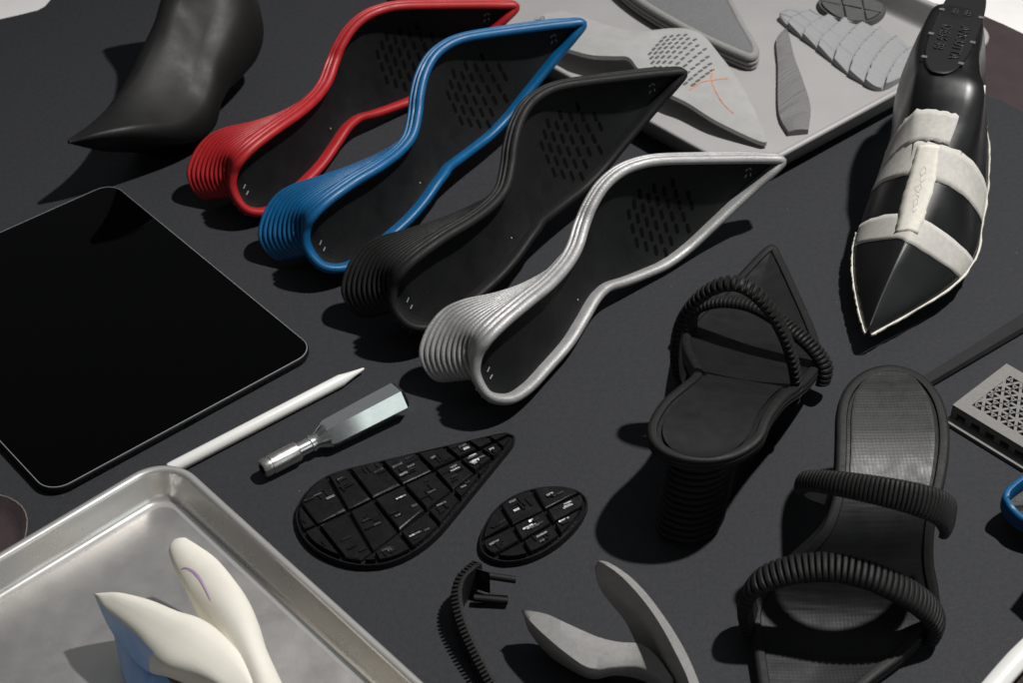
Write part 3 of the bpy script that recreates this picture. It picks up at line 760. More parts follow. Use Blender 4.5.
for u, v in pp:
    hit = bv.ray_cast(CAM * S, ray(u, v).normalized())
    if hit[0] is not None: PQ.append(hit[0] / S + hit[1] * (0.12 if hit[1].dot(ray(u, v)) < 0 else -0.12))
mb = MB(); PQ = cr(PQ, 4); rows = []
for i, p in enumerate(PQ):
    tt = (PQ[min(i + 1, len(PQ) - 1)] - PQ[max(0, i - 1)]).normalized(); sd = tt.cross((CAM - p).normalized()).normalized()
    ww = .75 * math.sin(math.pi * (i + 2) / (len(PQ) + 3)) ** .5; rows.append([p - sd * ww, p + sd * ww])
mb.grid(rows); mb.build('ink_line', PURPLE, tongue_)
mb = MB()  # blue painted second lobe under the toe
BL = [[(112, 626, 24), (114, 634, 18), (118, 634, 14), (117, 626, 18)], [(118, 634, 20), (118, 654, 8), (128, 656, 4), (128, 638, 14)],
      [(128, 644, 18), (122, 674, 4), (138, 680, 2.2), (142, 652, 10)], [(138, 658, 17), (130, 694, 3), (150, 702, 2.2), (156, 668, 8)], [(150, 676, 17), (144, 718, 3), (166, 722, 2.2), (172, 684, 8)]]
R_ = [round_loop(r, 4) for r in lofted([P3(r) for r in BL])]
mb.grid(R_, False, True); mb.fan(R_[0]); mb.fan(R_[-1]); mb.build('blue_sole', SKYB, t)

# ------------------------------------------------------------------ black boot on a leg form
BR = [((69, 139, 58), (69, 143.5, 55), 2, 0), ((93, 119, 61), (98, 141, 51), 11, 0), ((117, 97, 66), (132, 141, 40), 21, 0), ((140, 68, 74), (178, 145, 15), 30, 0.05), ((152, 42, 82), (207, 136, 6), 32, .25),
      ((162, 16, 90), (221, 108, 20), 31, .5), ((168, -6, 97), (233, 88, 27), 30, .75), ((171, -20, 102), (250, 70, 31), 30, .9), ((172, -32, 106), (266, 48, 38), 32, 1), ((170, -44, 110), (268, 22, 50), 34, 1),
      ((165, -56, 114), (260, -6, 62), 36, 1), ((160, -66, 117), (262, -34, 74), 38, 1)]
FOOT = [(0, -1), (-.55, -1), (-.82, -.98), (-1.0, -.64), (-.91, -.44), (-.77, -.16), (-.62, .15), (-.42, .5), (-.2, .82), (0, .97)]
FOOT = FOOT + [(-a, b) for a, b in FOOT[-2:0:-1]]
ELL = []
for k, (a, b) in enumerate(FOOT):
    an = -math.pi / 2 - 2 * math.pi * k / len(FOOT); ELL.append((math.cos(an), math.sin(an)))
rows = []; TB = [(spot(*a), spot(*b)) for a, b, w, bl in BR]
for i_, (tpx, bpx, w, bl) in enumerate(BR):
    tp, bt = TB[i_]; hv = (tp - bt) / 2
    p0_, p1_ = TB[max(0, i_ - 1)], TB[min(len(TB) - 1, i_ + 1)]
    NB = hv.cross((p1_[0] + p1_[1]) - (p0_[0] + p0_[1])).normalized()
    if NB.y < 0: NB = -NB
    c = (tp + bt) / 2 + NB * (w * .45)
    rows.append([c + hv * ((1 - bl) * FOOT[k][1] + bl * ELL[k][1]) + NB * (w * ((1 - bl) * FOOT[k][0] + bl * ELL[k][0])) for k in range(len(FOOT))])
for i_, r in enumerate(rows):
    for k in range(len(FOOT)):
        y_, v_ = FOOT[k]
        if y_ < 0: r[k] += NB * 10 * math.exp(-((i_ - 6.0) / 1.6) ** 2) * math.exp(-((v_ - .1) / .45) ** 2)
rows = [[Vector((p.x, p.y, max(p.z, .4))) for p in r] for r in rows]
cols = [cr([r[j] for r in rows], 5) for j in range(len(FOOT))]
R_ = [[cols[j][i] for j in range(len(FOOT))] for i in range(len(cols[0]))]
t = thing('boot', 'black pointed stretch boot stood on its ball, shaft rising out of the picture', 'boot', spot(200, 146, 0))
mb = MB(); mb.grid(R_, False, True); mb.fan(R_[0]); mb.fan(R_[-1])
mb.build('upper', BOOTM, t)

# ------------------------------------------------------------------ shoe last wrapped in black film with masking tape
toe0 = spot(868, 335, 16); toe0.z = 0; LIFT = 12; ax = (spot(947, 130, 0) - toe0)
AXL = Vector((ax.x, ax.y, 0)).normalized(); AXS = Vector((AXL.y, -AXL.x, 0))   # along, to the right
LS = [(0, 1.5, 4, 10, 0), (8, 5.5, 3, 14, .5), (22, 13, 2, 22, 2), (45, 25, 2, 34, 5), (68, 35, 2, 44, 8), (90, 41.5, 3, 53, 10), (112, 44, 5, 64, 11), (135, 43, 9, 77, 10), (158, 41, 14, 90, 10),
      (176, 39, 20, 102, 8), (190, 37, 26, 108, 6), (205, 35, 31, 108, 2), (235, 34, 38, 109, -4), (262, 33, 43, 110, -6), (285, 29, 47, 111, -7), (298, 19, 52, 109, -7), (304, 6, 58, 104, -7)]
LS = [(d, w_, a + LIFT, b + LIFT, h) for d, w_, a, b, h in LS]
LPROF = [(0, -1), (-.6, -1), (-.92, -.95), (-1.0, -.8), (-.98, -.55), (-.88, -.2), (-.76, .15), (-.58, .52), (-.36, .83), (-.15, .97), (0, 1)]
LCONE = [(0, -1), (-.55, -1), (-.88, -.9), (-1.0, -.65), (-.97, -.3), (-.9, .05), (-.82, .4), (-.74, .7), (-.66, .95), (-.3, 1), (0, 1)]
LTOE = [(0, -1), (-.6, -1), (-.92, -.95), (-1.0, -.8), (-.97, -.55), (-.84, -.2), (-.64, .15), (-.42, .5), (-.2, .82), (-.035, .985), (0, 1)]
LTOE += [(-a, b) for a, b in LTOE[-2:0:-1]]
LPROF += [(-a, b) for a, b in LPROF[-2:0:-1]]; LCONE += [(-a, b) for a, b in LCONE[-2:0:-1]]
nl = len(LPROF)
rows = []
for d, w, zb, zt, sh in LS:
    k = max(0, min(1, (d - 120) / 75)); k = k * k * (3 - 2 * k)
    c = toe0 + AXL * d + AXS * sh
    kt = max(0, min(1, (110 - d) / 50)); LP_ = [(kt * x[0] + (1 - kt) * y[0], kt * x[1] + (1 - kt) * y[1]) for x, y in zip(LTOE, LPROF)]
    rows.append([c + AXS * (w * ((1 - k) * LP_[j][0] + k * LCONE[j][0])) + Vector((0, 0, (zb + zt) / 2 + (zt - zb) / 2 * ((1 - k) * LP_[j][1] + k * LCONE[j][1]))) for j in range(nl)])
PERL = 6
cols = [cr([r[j] for r in rows], PERL) for j in range(nl)]
LR = [[cols[j][i] for j in range(nl)] for i in range(len(cols[0]))]
last = thing('shoe_last', 'black pointed shoe last wrapped with pale masking tape', 'shoe last', toe0 + AXL * 120)
mb = MB(); mb.grid(LR, False, True); mb.fan(LR[0]); mb.fan(LR[-1]); mb.build('body', LASTM, last)
def lpt(fi, fj, off=0.6):
    """surface point of the last: fi row (float), fj column (float)"""
    fi = max(0, min(len(LR) - 1.001, fi)); i = int(fi); ti = fi - i; j = int(math.floor(fj)); tj = fj - j
    g = lambda a, b: LR[a][b % nl]
    p = g(i, j).lerp(g(i, j + 1), tj).lerp(g(i + 1, j).lerp(g(i + 1, j + 1), tj), ti)
    q = (g(i, j + 1) - g(i, j)).cross(g(i + 1, j) - g(i, j))
    if q.length > 1e-9:
        q.normalize()
        cen = sum(LR[i], Vector()) / nl
        if q.dot(p - cen) < 0: q = -q
    return p + q * off
def band(name, fi0, fj0, fi1, fj1, hw, along, off, m, parent, n=26, jag=0.25, label=None, dip=0.0):
    """strip of tape from (fi0,fj0) to (fi1,fj1) on the last"""
    mb = MB(); rows = []
    for k in range(n + 1):
        q = k / n; a = fi0 + (fi1 - fi0) * q - dip * math.sin(math.pi * q) ** 1.3; b = fj0 + (fj1 - fj0) * q
        row = []
        for z in range(7):
            w = hw * (z / 3 - 1) + (random.uniform(-jag, jag) if z in (0, 6) else 0)
            row.append(lpt(a + w, b, off) if along == 'i' else lpt(a, b + w * (1.45 - .7 * q), off))
        rows.append(row)
    mb.grid(rows); o = mb.build(name, m, parent, label=label)
    md = o.modifiers.new('thickness', 'SOLIDIFY'); md.thickness = 0.00008; md.offset = 1
    return o
ridge = 10
band('tape_strip', 34.5, 1.8, 31.5, 18.2, 2.9, 'i', 0.5, TAPE, last, jag=.12, dip=7, label='masking tape band across the ball')
band('tape_strip', 47.5, 2.6, 46.5, 17.6, 3.3, 'i', 0.5, TAPE, last, jag=.12, dip=7, label='masking tape band across the instep')
band('tape_strip', 25.5, 9.6, 43, 9.3, 1.25, 'j', 0.8, TAPE2, last, jag=.06, label='lengthwise masking tape strip joining the bands')
band('tape_strip', 49.5, 3.4, 46.5, 11.0, 3.0, 'i', 0.6, TAPE, last, jag=.3, dip=1, label='short torn tape piece nearest the plate')
# pencil scribble on the lengthwise strip
mb = MB()
for k in range(9):
    a = 30 + k * 1.05; pts = [lpt(a + 0.5 * math.sin(k * 2.1 + z * 1.7), 8.9 + z * .16 + .1 * math.sin(z * 2 + k), 1.0) for z in range(5)]
    mb.tube(pts, 0.13, 4)
mb.build('pencil_note', PENC, last)
# tape edge trimmed along the feather line
for sgn, a0, a1, nm in ((1, 0, 74, 'tape_edge'), (-1, 0, 34, 'tape_edge')):
    pts = []; 
    for k in range(60):
        fi = a0 + (a1 - a0) * k / 59; j = 3.2 if sgn < 0 else nl - 3.2
        if sgn > 0 and fi > 40: j = nl - 3.2 - min(1.5, (fi - 40) * .06)
        p = lpt(fi, j, 0.4); 
        pts.append((p, (AXS * sgn)))
    mb = MB(); mb.grid([[p - Vector((0, 0, 1.2)), p + o * (1.3 + random.uniform(-.7, .7)) - Vector((0, 0, 0.8)), p + o * (1.1 + random.uniform(-.6, .6)) + Vector((0, 0, .5 + random.uniform(-.3, .7))), p + Vector((0, 0, .9))] for p, o in pts], False, True)
    mb.build(nm, TAPE2, last)
# centre crease on the toe, its highlight painted in as a paler tube
mb = MB(); mb.tube([lpt(fi, ridge, 0.05) for fi in [2 + k * 1.3 for k in range(22)]], 0.5, 6); mb.build('toe_crease', mat('crease_highlight', (0.05, 0.05, 0.05), 0.3, spec=0.8, var=0.3, varscale=80), last)
# stamped top plate
pf = spot(938, 74, 121); pc = pf + AXL * 72; pc.z = 0; pz = 120.5; print('plate', (pf - toe0).dot(AXL), (pf - toe0).dot(AXS))
mb = MB(); LPN = []
def plate_loop(k, z):
    out = []
    for q in range(40):
        an = 2 * math.pi * q / 40; ca, sa = math.cos(an), math.sin(an)
        x = (abs(ca) ** .75) * (1 if ca > 0 else -1) * 17.5 * k; y = (abs(sa) ** .8) * (1 if sa > 0 else -1) * (72 - (1 - k) * 40) 
        out.append(pc + AXS * x + AXL * y + Vector((0, 0, z)))
    return out
mb.grid([plate_loop(1, pz - 3), plate_loop(1, pz + 1.4), plate_loop(.96, pz + 2)], False, True); mb.fan(plate_loop(.96, pz + 2))
plate = mb.build('top_plate', PLATE, last, sharp=45)
def text(body, size, loc, right, up, m, parent, name='lettering', ext=0.0006):
    cu = bpy.data.curves.new(name, 'FONT'); cu.body = body; cu.size = size * S; cu.extrude = ext; cu.align_x = 'CENTER'; cu.align_y = 'CENTER'; cu.bevel_depth = 0.00015
    o = bpy.data.objects.new(name, cu); COL.objects.link(o)
    dg = bpy.context.evaluated_depsgraph_get(); me = bpy.data.meshes.new_from_object(o.evaluated_get(dg)); bpy.data.objects.remove(o)
    me.materials.clear(); me.materials.append(m)
    r = right.normalized(); u = up.normalized(); n = r.cross(u)
    Mx = Matrix((r, u, n)).transposed().to_4x4(); Mx.translation = Vector(loc) * S
    org = Vector((0, 0, 0)); p = parent
    while p is not None: org += Vector(p.location); p = p.parent
    me.transform(Mx); me.transform(Matrix.Translation(-org))
    o = bpy.data.objects.new(name, me); COL.objects.link(o); o.parent = parent; return o
LETTER = mat('raised_black_letters', (0.022, 0.022, 0.023), 0.3, spec=0.6, var=0.1)
text('ANCUTTA', 11, pc + AXS * 6.5 - AXL * 24 + Vector((0, 0, pz + 2.2)), -AXL, AXS, LETTER, plate)
text('DE36 38', 11, pc - AXS * 7 - AXL * 20 + Vector((0, 0, pz + 2.2)), -AXL, AXS, LETTER, plate)
text('8 B', 12, pc + AXL * 22 + Vector((0, 0, pz + 2.2)), AXS, AXL, LETTER, plate)
PIN = mat('worn_grey_pin', (0.12, 0.115, 0.105), 0.5, var=0.3, varscale=400)
for x, y in ((-14, -54), (13.5, -54), (-16, -18), (16, -20), (-15.5, 22), (15.5, 20)):
    mb = MB(); mb.box(pc + AXS * x + AXL * y + Vector((0, 0, pz + 2.1)), AXS * 4, AXL * 3.2, Vector((0, 0, 1.2)))
    mb.build('rivet', PIN, plate, smooth=False)

# ------------------------------------------------------------------ things in the back tray
PL = [(766, 143, 7), (764, 134, 8), (749, 100, 14), (732, 72, 18), (719, 55, 20), (704, 37, 21), (689, 30, 21), (672, 29, 21), (652, 31, 22), (635, 32, 22), (612, 27, 21), (587, 19, 20), (565, 12, 19), (550, 12, 18), (534, 20, 18)]
PR = [(766, 143, 7), (752, 139, 8), (715, 121, 14), (688, 104, 17), (670, 95, 19), (655, 85, 20), (645, 76, 21), (637, 68, 22), (628, 58, 23), (612, 57, 23), (592, 56, 21), (572, 51, 20), (555, 45, 19), (540, 36, 18), (534, 20, 18)]
t = thing('insole_sample', 'pale grey printed insole with rows of slots and an orange pen cross', 'insole', spot(660, 75, 1.5))
s3 = Sole(P3(PL), P3(PR), 1.0)
mb = MB()
top = [[s3.at(i, v / 8, 0, -1.0, -3.0) for v in range(-8, 9)] for i in range(s3.n)]
bot = [[s3.at(i, v / 8, -4, -1.0, -3.0) for v in range(-8, 9)] for i in range(s3.n)]
loop = [r[0] for r in top] + [r[-1] for r in top[-2:0:-1]]; loopb = [r[0] for r in bot] + [r[-1] for r in bot[-2:0:-1]]
mb.grid(top); mb.grid(bot, flip=True); mb.grid([loop, loopb], False, True)
for a in range(11):
    for b in range(8):
        fi = 21 + a * 2.0; fv = -.8 + 1.6 * (b + (.5 if a % 2 else 0)) / 8
        if ((a - 5) / 5.6) ** 2 + (fv / .85) ** 2 > 1.1: continue
        p = s3.at(fi, fv, .25, -1, -3); ex_ = (s3.at(fi, fv + .03, .25, -1, -3) - p).normalized(); ey_ = (s3.at(fi - .3, fv, .25, -1, -3) - p).normalized(); q = ex_.cross(ey_).normalized()
        ex_ = (ex_ + ey_ * .1).normalized(); ey_ = q.cross(ex_)
        mb.fan([p + ex_ * (1.7 * (1 if math.cos(w) > 0 else -1) + 1.25 * math.cos(w)) + ey_ * 1.25 * math.sin(w) for w in [2 * math.pi * k / 12 for k in range(12)]], 1)
mb.build('insole_shell', [PALE, DKGREY], t, sharp=50)
def stroke(so_, pts, w, m, name, parent, depth=-1, cup=-3, off=.35):
    P = cr([so_.at(a, b, off, depth, cup) for a, b in pts], 6); rows = []
    for i, p in enumerate(P):
        tt = (P[min(i + 1, len(P) - 1)] - P[max(0, i - 1)]).normalized(); q = so_.nn[int(pts[0][0])]; sd = tt.cross(q).normalized()
        ww = w * (.5 + .5 * abs(math.sin(i * .9 + 1)))
        rows.append([p - sd * ww, p + sd * ww])
    mb = MB(); mb.grid(rows); return mb.build(name, m, parent)
stroke(s3, [(20.5, -.62), (20, -.2), (18.2, .25), (17, .65)], .7, ORANGE, 'pen_stroke', t)
stroke(s3, [(21.5, .5), (18.5, .1), (14, -.2), (11, -.25)], .5, ORANGE, 'pen_stroke', t)
stroke(s3, [(80, .3), (79, .25), (78.6, .05), (80, 0), (80, .3)], .45, DKGREY, 'stamped_mark', t)
stroke(s3, [(81.4, -.15), (80, -.15), (79.6, -.4), (81, -.42), (81.4, -.15)], .45, DKGREY, 'stamped_mark', t)

GL = [(752, 56, 14), (754, 47, 14), (741, 24, 15), (724, -8, 16), (704, -36, 16), (680, -58, 16), (650, -70, 16), (620, -72, 16), (598, -64, 16)]
GR = [(752, 56, 14), (740, 53, 14), (704, 37, 15), (670, 19, 16), (642, 2, 16), (622, -14, 16), (606, -30, 16), (597, -46, 16), (598, -64, 16)]
t = thing('sole_sample', 'grey felt covered pointed sole at the back edge of the far tray', 'shoe sole', spot(690, 5, 1.5))
s4 = Sole(P3(GL), P3(GR), 1.15)
s4.rim('rim', GREYP, t); s4.footbed('felt_cover', [FELT, HOLE], t, depth=-1.0, cup=-1.5)

def flat_piece(name, label, cat, left, right, base, m, disp, th=4.0, per=10, nv=14, group=None):
    l = cr([spot(u, v, base) for u, v in left], per); r = cr([spot(u, v, base) for u, v in right], per)
    top = []; ln = 0; prev = None
    for i in range(len(l)):
        c = (l[i] + r[i]) / 2
        if prev is not None: ln += (c - prev).length
        prev = c; w = (l[i] - r[i]).length
        top.append([l[i].lerp(r[i], j / nv) + Vector((0, 0, th + disp(ln, j / nv, w))) for j in range(nv + 1)])
    lo = [[Vector((p.x, p.y, base)) for p in r_] for r_ in top]
    loop = [r_[0] for r_ in top] + top[-1][1:-1] + [r_[-1] for r_ in top[::-1]] + top[0][-2:0:-1]
    mb = MB(); mb.grid(top); mb.grid([loop, [Vector((p.x, p.y, base)) for p in loop]], False, True)
    o = mb.build(name, m, None, sharp=55); recentre(o); return tag(o, label, cat, group)
flat_piece('shank_strip', 'narrow mid grey strip with fine cross ribs lying in the back tray', 'shoe part',
           [(784, 33), (776, 44), (777.5, 69), (777.5, 106), (780, 122), (788, 136)], [(786, 33), (789, 40), (794, 61), (803, 86), (810, 111), (808, 134)], 1.7, MIDGREY,
           lambda s, j, w: 1.2 * abs(math.sin(s * .9)) + 1.2 * math.sin(math.pi * j), 3.5, per=24)
def wave(s, j, w):
    x = (s + 16 * (j - .5) + 5 * math.sin(j * 3.0)) / 19.0; f = x - math.floor(x)
    slit = -0.4 if (abs((j * 3 + math.floor(x) * .37) % 1 - .5) < .05) else 0
    return 4.2 * (1 - f) + slit * 2 - (2.4 if f > .92 else 0) + .35 * abs(math.sin(j * 70))
flat_piece('outsole_sample', 'light grey outsole sample with wavy stepped bands in the back tray', 'outsole',
           [(779, 18), (796, 12.5), (823, 19.5), (851, 25), (874, 31), (896, 42), (918, 57)], [(779, 21), (790, 31), (812, 47), (838, 68), (858, 82), (882, 91), (915, 72)], 1.7, WAVE, wave, 3.0, per=22, nv=40)
od = out2([(818, 2), (826, -10), (846, -17), (868, -14), (884, -3), (886, 9), (874, 19), (852, 22), (832, 16)], 8, 40)
t = thing('heel_tread', 'dark grey oval heel tread at the far edge of the back tray', 'heel tread', spot(852, 4, 1.5))
tread(od, 1.8, [line((822, 0), (882, 12), 8)], [line((838, -16), (846, 22), 8), line((858, -18), (866, 22), 8)], DKGREY, t, th=4, bh=2.5, seed=5, bars=False)

# ------------------------------------------------------------------ lattice block, rod, blue loop, white piece, brown scrap
A0 = spot(952.7, 404.7, 14); A1 = spot(1021, 446, 14); A2 = spot(1010.7, 366, 14)
e1 = (A1 - A0); l1 = 62; e1.normalize(); l2 = (A2 - A0).length; e2 = Vector((-e1.y, e1.x, 0)); 
if e2.dot(A2 - A0) < 0: e2 = -e2
Z = Vector((0, 0, 1)); og = Vector((A0.x, A0.y, 0))
blk = thing('lattice_block', 'grey 3d printed block with a pierced star lattice top, at the right edge', 'lattice sample', og + e1 * l1 / 2 + e2 * l2 / 2)
LAT = mat('grey_nylon_print', (0.20, 0.193, 0.184), 0.8, spec=0.25, grain=1600, bump=0.3, var=0.08, varscale=300)
at3 = lambda a, b, z: og + e1 * a + e2 * b + Z * z
mb = MB(); fw = 9
mb.box(at3(l1 / 2, fw / 2, 11.5), e1 * l1, e2 * fw, Z * 5); mb.box(at3(l1 / 2, l2 - fw / 2, 11.5), e1 * l1, e2 * fw, Z * 5)
mb.box(at3(fw / 2, l2 / 2, 11.5), e1 * fw, e2 * (l2 - 2 * fw), Z * 5); mb.box(at3(l1 - fw / 2, l2 / 2, 11.5), e1 * fw, e2 * (l2 - 2 * fw), Z * 5)
mb.build('top_frame', LAT, blk, smooth=False)
mb = MB()
mb.box(at3(l1 / 2 , l2 / 2 - 2, 1.6), e1 * (l1 + 2), e2 * (l2 + 8), Z * 2.6)
mb.build('base_plate', LAT, blk, smooth=False)
mb = MB()
for k in range(6):
    a = 2 + k * (l1 - 4) / 5
    mb.box(at3(a, 2.5, 6), e1 * 4.5, e2 * 4, Z * 6.3); mb.box(at3(a, l2 - 2.5, 6), e1 * 4.5, e2 * 4, Z * 6.3)
for k in range(1, 6):
    b = 2 + k * (l2 - 4) / 5
    mb.box(at3(2.5, b - 5, 6), e1 * 4, e2 * 4.5, Z * 6.3); mb.box(at3(l1 - 2.5, b - 5, 6), e1 * 4, e2 * 4.5, Z * 6.3)
mb.box(at3(l1 / 2, l2 / 2, 6), e1 * (l1 - 14), e2 * (l2 - 14), Z * 6)
mb.build('side_posts', LAT, blk, smooth=False)
mb = MB(); w, hgt = l1 - 2 * fw, l2 - 2 * fw
def bar(p, q, ww=2.0, z=18.6):
    v = (q - p); L = v.length
    if L < .5: return
    d = v.normalized(); mb.box((p + q) / 2 + Z * z, d * L, Vector((-d.y, d.x, 0)) * ww, Z * 2.2)
def clipseg(a, b):
    # clip local segment to the opening
    t0, t1 = 0.0, 1.0; dx, dy = b[0] - a[0], b[1] - a[1]
    for p, q in ((-dx, a[0] - fw + .5), (dx, l1 - fw + .5 - a[0]), (-dy, a[1] - fw + .5), (dy, l2 - fw + .5 - a[1])):
        if abs(p) < 1e-9:
            if q < 0: return None
        else:
            r = q / p
            if p < 0: t0 = max(t0, r)
            else: t1 = min(t1, r)
    if t0 >= t1: return None
    return (a[0] + dx * t0, a[1] + dy * t0), (a[0] + dx * t1, a[1] + dy * t1)
c0 = (l1 / 2, l2 / 2); pitch = 13.0
for an in (0, 60, 120):
    ca, sa = math.cos(math.radians(an)), math.sin(math.radians(an))
    for k in range(-5, 6):
        o_ = k * pitch * math.sin(math.radians(60))
        a = (c0[0] - sa * o_ - ca * 90, c0[1] + ca * o_ - sa * 90); b = (c0[0] - sa * o_ + ca * 90, c0[1] + ca * o_ + sa * 90)
        sgm = clipseg(a, b)
        if sgm: bar(at3(*sgm[0], 0), at3(*sgm[1], 0), 2.0, 12.4 + an * .002)
for i in range(-4, 5):
    for j in range(-4, 5):
        cx_ = c0[0] + pitch * (i + j * .5); cy_ = c0[1] + pitch * j * math.sin(math.radians(60))
        for k in range(24):
            a1_, a2_ = 2 * math.pi * k / 24, 2 * math.pi * (k + 1.1) / 24
            sgm = clipseg((cx_ + 6.5 * math.cos(a1_), cy_ + 6.5 * math.sin(a1_)), (cx_ + 6.5 * math.cos(a2_), cy_ + 6.5 * math.sin(a2_)))
            if sgm: bar(at3(*sgm[0], 0), at3(*sgm[1], 0), 1.0, 12.8)
mb.build('star_lattice', LAT, blk, smooth=False)
mb = MB(); mb.box(at3(l1 / 2, l2 / 2, 9.3), e1 * (l1 - 14), e2 * (l2 - 14), Z * .5); mb.build('lattice_shade', HOLE, blk, smooth=False)  # black sheet standing in for the shade inside the lattice openings

t_ = MB(); a = spot(925, 382, 3); b = spot(1060, 300, 3); d = (b - a).normalized(); sd = Vector((-d.y, d.x, 0))
prof = [(-4.5, .3), (-5, 2.5), (-3.6, 5), (3.6, 5), (5, 2.5), (4.5, .3)]
rows = [[Vector((a.x, a.y, 0)) + d * (L * k) + sd * (x * (1.0 + .5 * k)) + Z * z for x, z in prof] for k in (0, .02, .3, .6, 1) for L in [(b - a).length]]
t_.grid(rows, False, True); t_.fan(rows[0]); t_.fan(rows[-1])
tag(recentre(t_.build('tool_rod', BLACKP, None, sharp=30)), 'slim flat black rod lying behind the shiny heel pad, running off the right edge', 'rod')

lp = P3([(1008, 503, 22), (1006, 497, 24), (1010, 489, 25), (1024, 478, 26), (1050, 462, 26), (1075, 458, 26), (1092, 470, 25), (1090, 490, 23), (1070, 512, 21), (1045, 524, 20), (1024, 519, 20), (1013, 510, 20)])
bt = thing('blue_loop', 'bright blue moulded loop just entering at the right edge', 'shoe part', spot(1045, 520, 0))
mb = MB(); L_ = cr(lp, 6, True); rows = []
cl = sum(L_, Vector()) / len(L_)
for i, p in enumerate(L_):
    tn = (L_[(i + 1) % len(L_)] - L_[i - 1]); tn.z = 0; tn.normalize(); o = Vector((tn.y, -tn.x, 0)); o = o if o.dot(p - cl) > 0 else -o
    rows.append([p + o * x + Z * z for x, z in ((-2, -9), (-2.2, 0), (-1.4, 1.6), (.6, 1.8), (2, .6), (2.4, -1.4), (1.7, -2.2), (2.4, -3.2), (2.4, -5), (1.7, -5.8), (2.4, -6.8), (2, -9))])
mb.grid(rows, True, True); mb.build('rim', BLUE, bt, sharp=50)
mb = MB(); mb.grid([[cl.lerp(p, q) - Z * 9 for q in (0, .5, .98)] for p in L_], True, False); mb.build('footbed', INSOLE, bt)
mb = MB(); rows = [[Vector((cl.x + 8 + (p.x - cl.x) * k, cl.y - 2 + (p.y - cl.y) * k, z)) for p in L_] for k, z in ((.9, 12), (.75, 8), (.7, .5))]
mb.grid(rows, False, True); mb.fan(rows[-1]); mb.build('support_block', BLACKP, bt)
mb = MB(); q4 = P3([(1044, 546, 44), (1075, 505, 44), (1125, 530, 44), (1096, 590, 44)])
mb.grid([q4, [Vector((p.x, p.y, .5)) for p in q4]], False, True); mb.add(q4, [(0, 1, 2, 3)]); mb.build('shadow_block', BLACKP, bt, smooth=False)  # unseen block added beyond the frame to cast a shadow into view

wp = P3([(978, 706, 6), (996, 684, 8), (1009, 669, 10), (1023, 654, 12), (1058, 622, 16), (1100, 590, 20)])
wt = thing('folding_tool', 'glossy white curved hand tool in the lower right corner', 'hand tool', spot(1030, 690, 0))
mb = MB(); L_ = cr(wp, 6); rows = []
for i, p in enumerate(L_):
    tn = (L_[min(i + 1, len(L_) - 1)] - L_[max(0, i - 1)]).normalized(); o = tn.cross(Z).normalized(); u = o.cross(tn)
    rows.append([p + o * x * 1.15 + u * z for x, z in ((-6, 0), (-4.5, 3), (0, 4), (5, 2.5), (6, -1), (4, -4), (-4, -4))])
mb.grid(rows, False, True); mb.fan(rows[0]); mb.fan(rows[-1]); mb.build('blade', WHITEP, wt)
mb = MB(); L_ = [p + Vector((9, -9, -3)) for p in cr(wp, 6)]
mb.tube(L_, 5.5, 10); mb.build('grip', mat('dark_wood', (0.03, 0.02, 0.017), .5, var=.3, varscale=90), wt)

sc = thing('leather_scrap', 'dark brown leather scrap with a pale raw edge at the left edge', 'leather scrap', spot(5, 560, 0))
edge = cr(P3([(-45, 492, 3), (-20, 493, 6), (0, 496, 8), (13, 501, 8), (22, 509, 8), (26, 520, 7), (25, 534, 5), (20, 549, 3), (8, 566, 1.5), (-12, 590, 1.2)]), 8)
cen = spot(-40, 560, 1.2)
rows = [[p + Vector((random.uniform(-.2, .2), random.uniform(-.2, .2), 0)) if q == 0 else Vector((p.x + (cen.x - p.x) * q, p.y + (cen.y - p.y) * q, max(1.4, p.z * (1 - q * 4.2)))) for q in (0, .05, .1, .16, .25, .4, .7, 1)] for p in edge]
mb = MB(); mb.grid(rows); mb.build('suede_face', BROWN, sc)
mb = MB(); mb.grid([[r[0] + Z * .1, r[0] + Z * 1.0 + (r[0] - cen).normalized() * .6, r[0] + (r[0] - cen).normalized() * 1.2, r[0] - Z * 1.2] for r in rows]); mb.build('raw_edge', FRINGE, sc)

# ------------------------------------------------------------------ light
def area_light(name, loc, target, size, power, col=(1, 1, 1), shape='DISK', sy=None):
    l = bpy.data.lights.new(name, 'AREA'); l.shape = shape; l.size = size
    if sy: l.size_y = sy
    l.energy = power; l.color = col
    o = bpy.data.objects.new(name, l); COL.objects.link(o); o.location = loc
    o.rotation_euler = (Vector(target) - Vector(loc)).to_track_quat('-Z', 'Y').to_euler(); return o
KD = Vector((0.44, 0.15, 1.0)).normalized()
tg = Vector((0.05, 0.0, 0.0))
kl = bpy.data.lights.new('key_lamp', 'SPOT'); kl.energy = 375; kl.color = (1.0, 0.985, 0.965); kl.shadow_soft_size = 0.045; kl.spot_size = math.radians(52); kl.spot_blend = 1.0
ko = bpy.data.objects.new('key_lamp', kl); COL.objects.link(ko); ko.location = tg + KD * 2.7
ko.rotation_euler = (Vector((0.14, -0.06, 0)) - ko.location).to_track_quat('-Z', 'Y').to_euler()
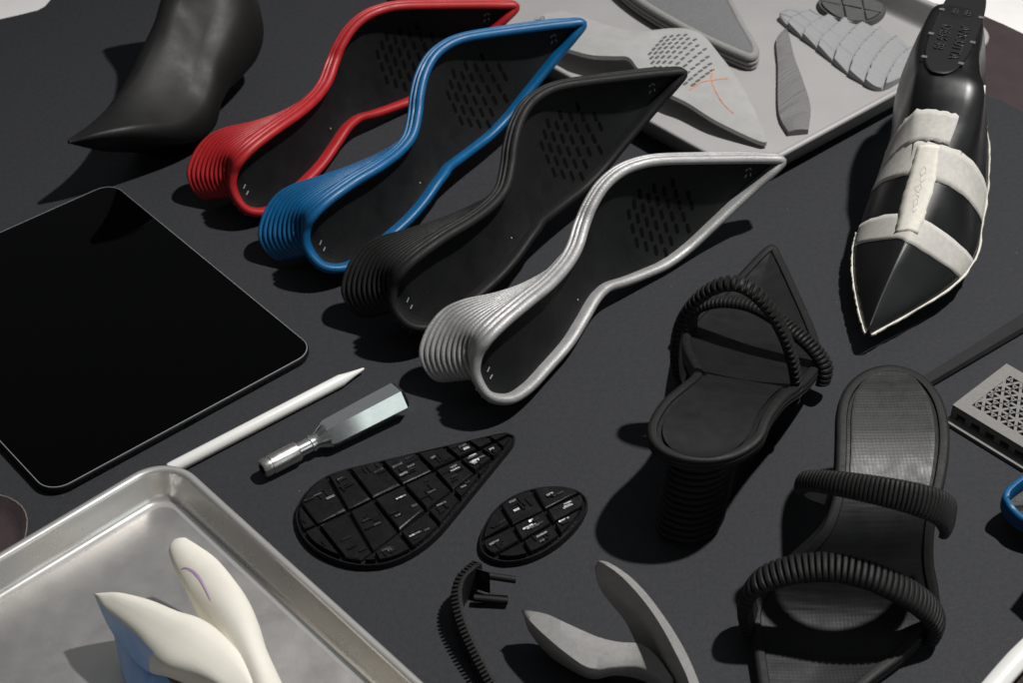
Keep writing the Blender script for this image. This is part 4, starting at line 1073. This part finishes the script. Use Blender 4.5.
area_light('added_side_fill', (1.96, -1.2, 1.02), (-0.12, -0.04, 0), 1.0, 4.2, (0.88, 1.0, 0.98), 'RECTANGLE', 1.2)  # added fill lamp, aimed to brighten the driver's flat
w = bpy.data.worlds.new('World'); SC.world = w; w.use_nodes = True
N = w.node_tree.nodes; L = w.node_tree.links
tc = N.new('ShaderNodeTexCoord'); sx = N.new('ShaderNodeSeparateXYZ'); L.new(tc.outputs['Generated'], sx.inputs[0])
mr = N.new('ShaderNodeMapRange'); mr.inputs[1].default_value = 0.35; mr.inputs[2].default_value = -0.7; mr.inputs[3].default_value = 0.022; mr.inputs[4].default_value = 0.09
L.new(sx.outputs['Y'], mr.inputs[0])
ns = N.new('ShaderNodeTexNoise'); ns.inputs['Scale'].default_value = 2.2; ns.inputs['Detail'].default_value = 3; L.new(tc.outputs['Generated'], ns.inputs['Vector'])
r2 = N.new('ShaderNodeMapRange'); r2.inputs[1].default_value = 0.35; r2.inputs[2].default_value = 0.65; r2.inputs[3].default_value = 0.35; r2.inputs[4].default_value = 1.6
L.new(ns.outputs['Fac'], r2.inputs[0])
dp = N.new('ShaderNodeVectorMath'); dp.operation = 'DOT_PRODUCT'; L.new(tc.outputs['Generated'], dp.inputs[0]); dp.inputs[1].default_value = (-0.1, 0.62, 0.78)
m3 = N.new('ShaderNodeMapRange'); m3.interpolation_type = 'SMOOTHSTEP'; m3.inputs[1].default_value = 0.62; m3.inputs[2].default_value = 0.97; m3.inputs[3].default_value = 0.0; m3.inputs[4].default_value = 0.17; L.new(dp.outputs['Value'], m3.inputs[0])
mu = N.new('ShaderNodeMath'); mu.operation = 'MULTIPLY'; L.new(mr.outputs[0], mu.inputs[0]); L.new(r2.outputs[0], mu.inputs[1])
bg = N['Background']; bg.inputs[0].default_value = (0.92, 0.96, 1, 1); ad = N.new('ShaderNodeMath'); ad.operation = 'ADD'; L.new(mu.outputs[0], ad.inputs[0]); L.new(m3.outputs[0], ad.inputs[1]); L.new(ad.outputs[0], bg.inputs[1])
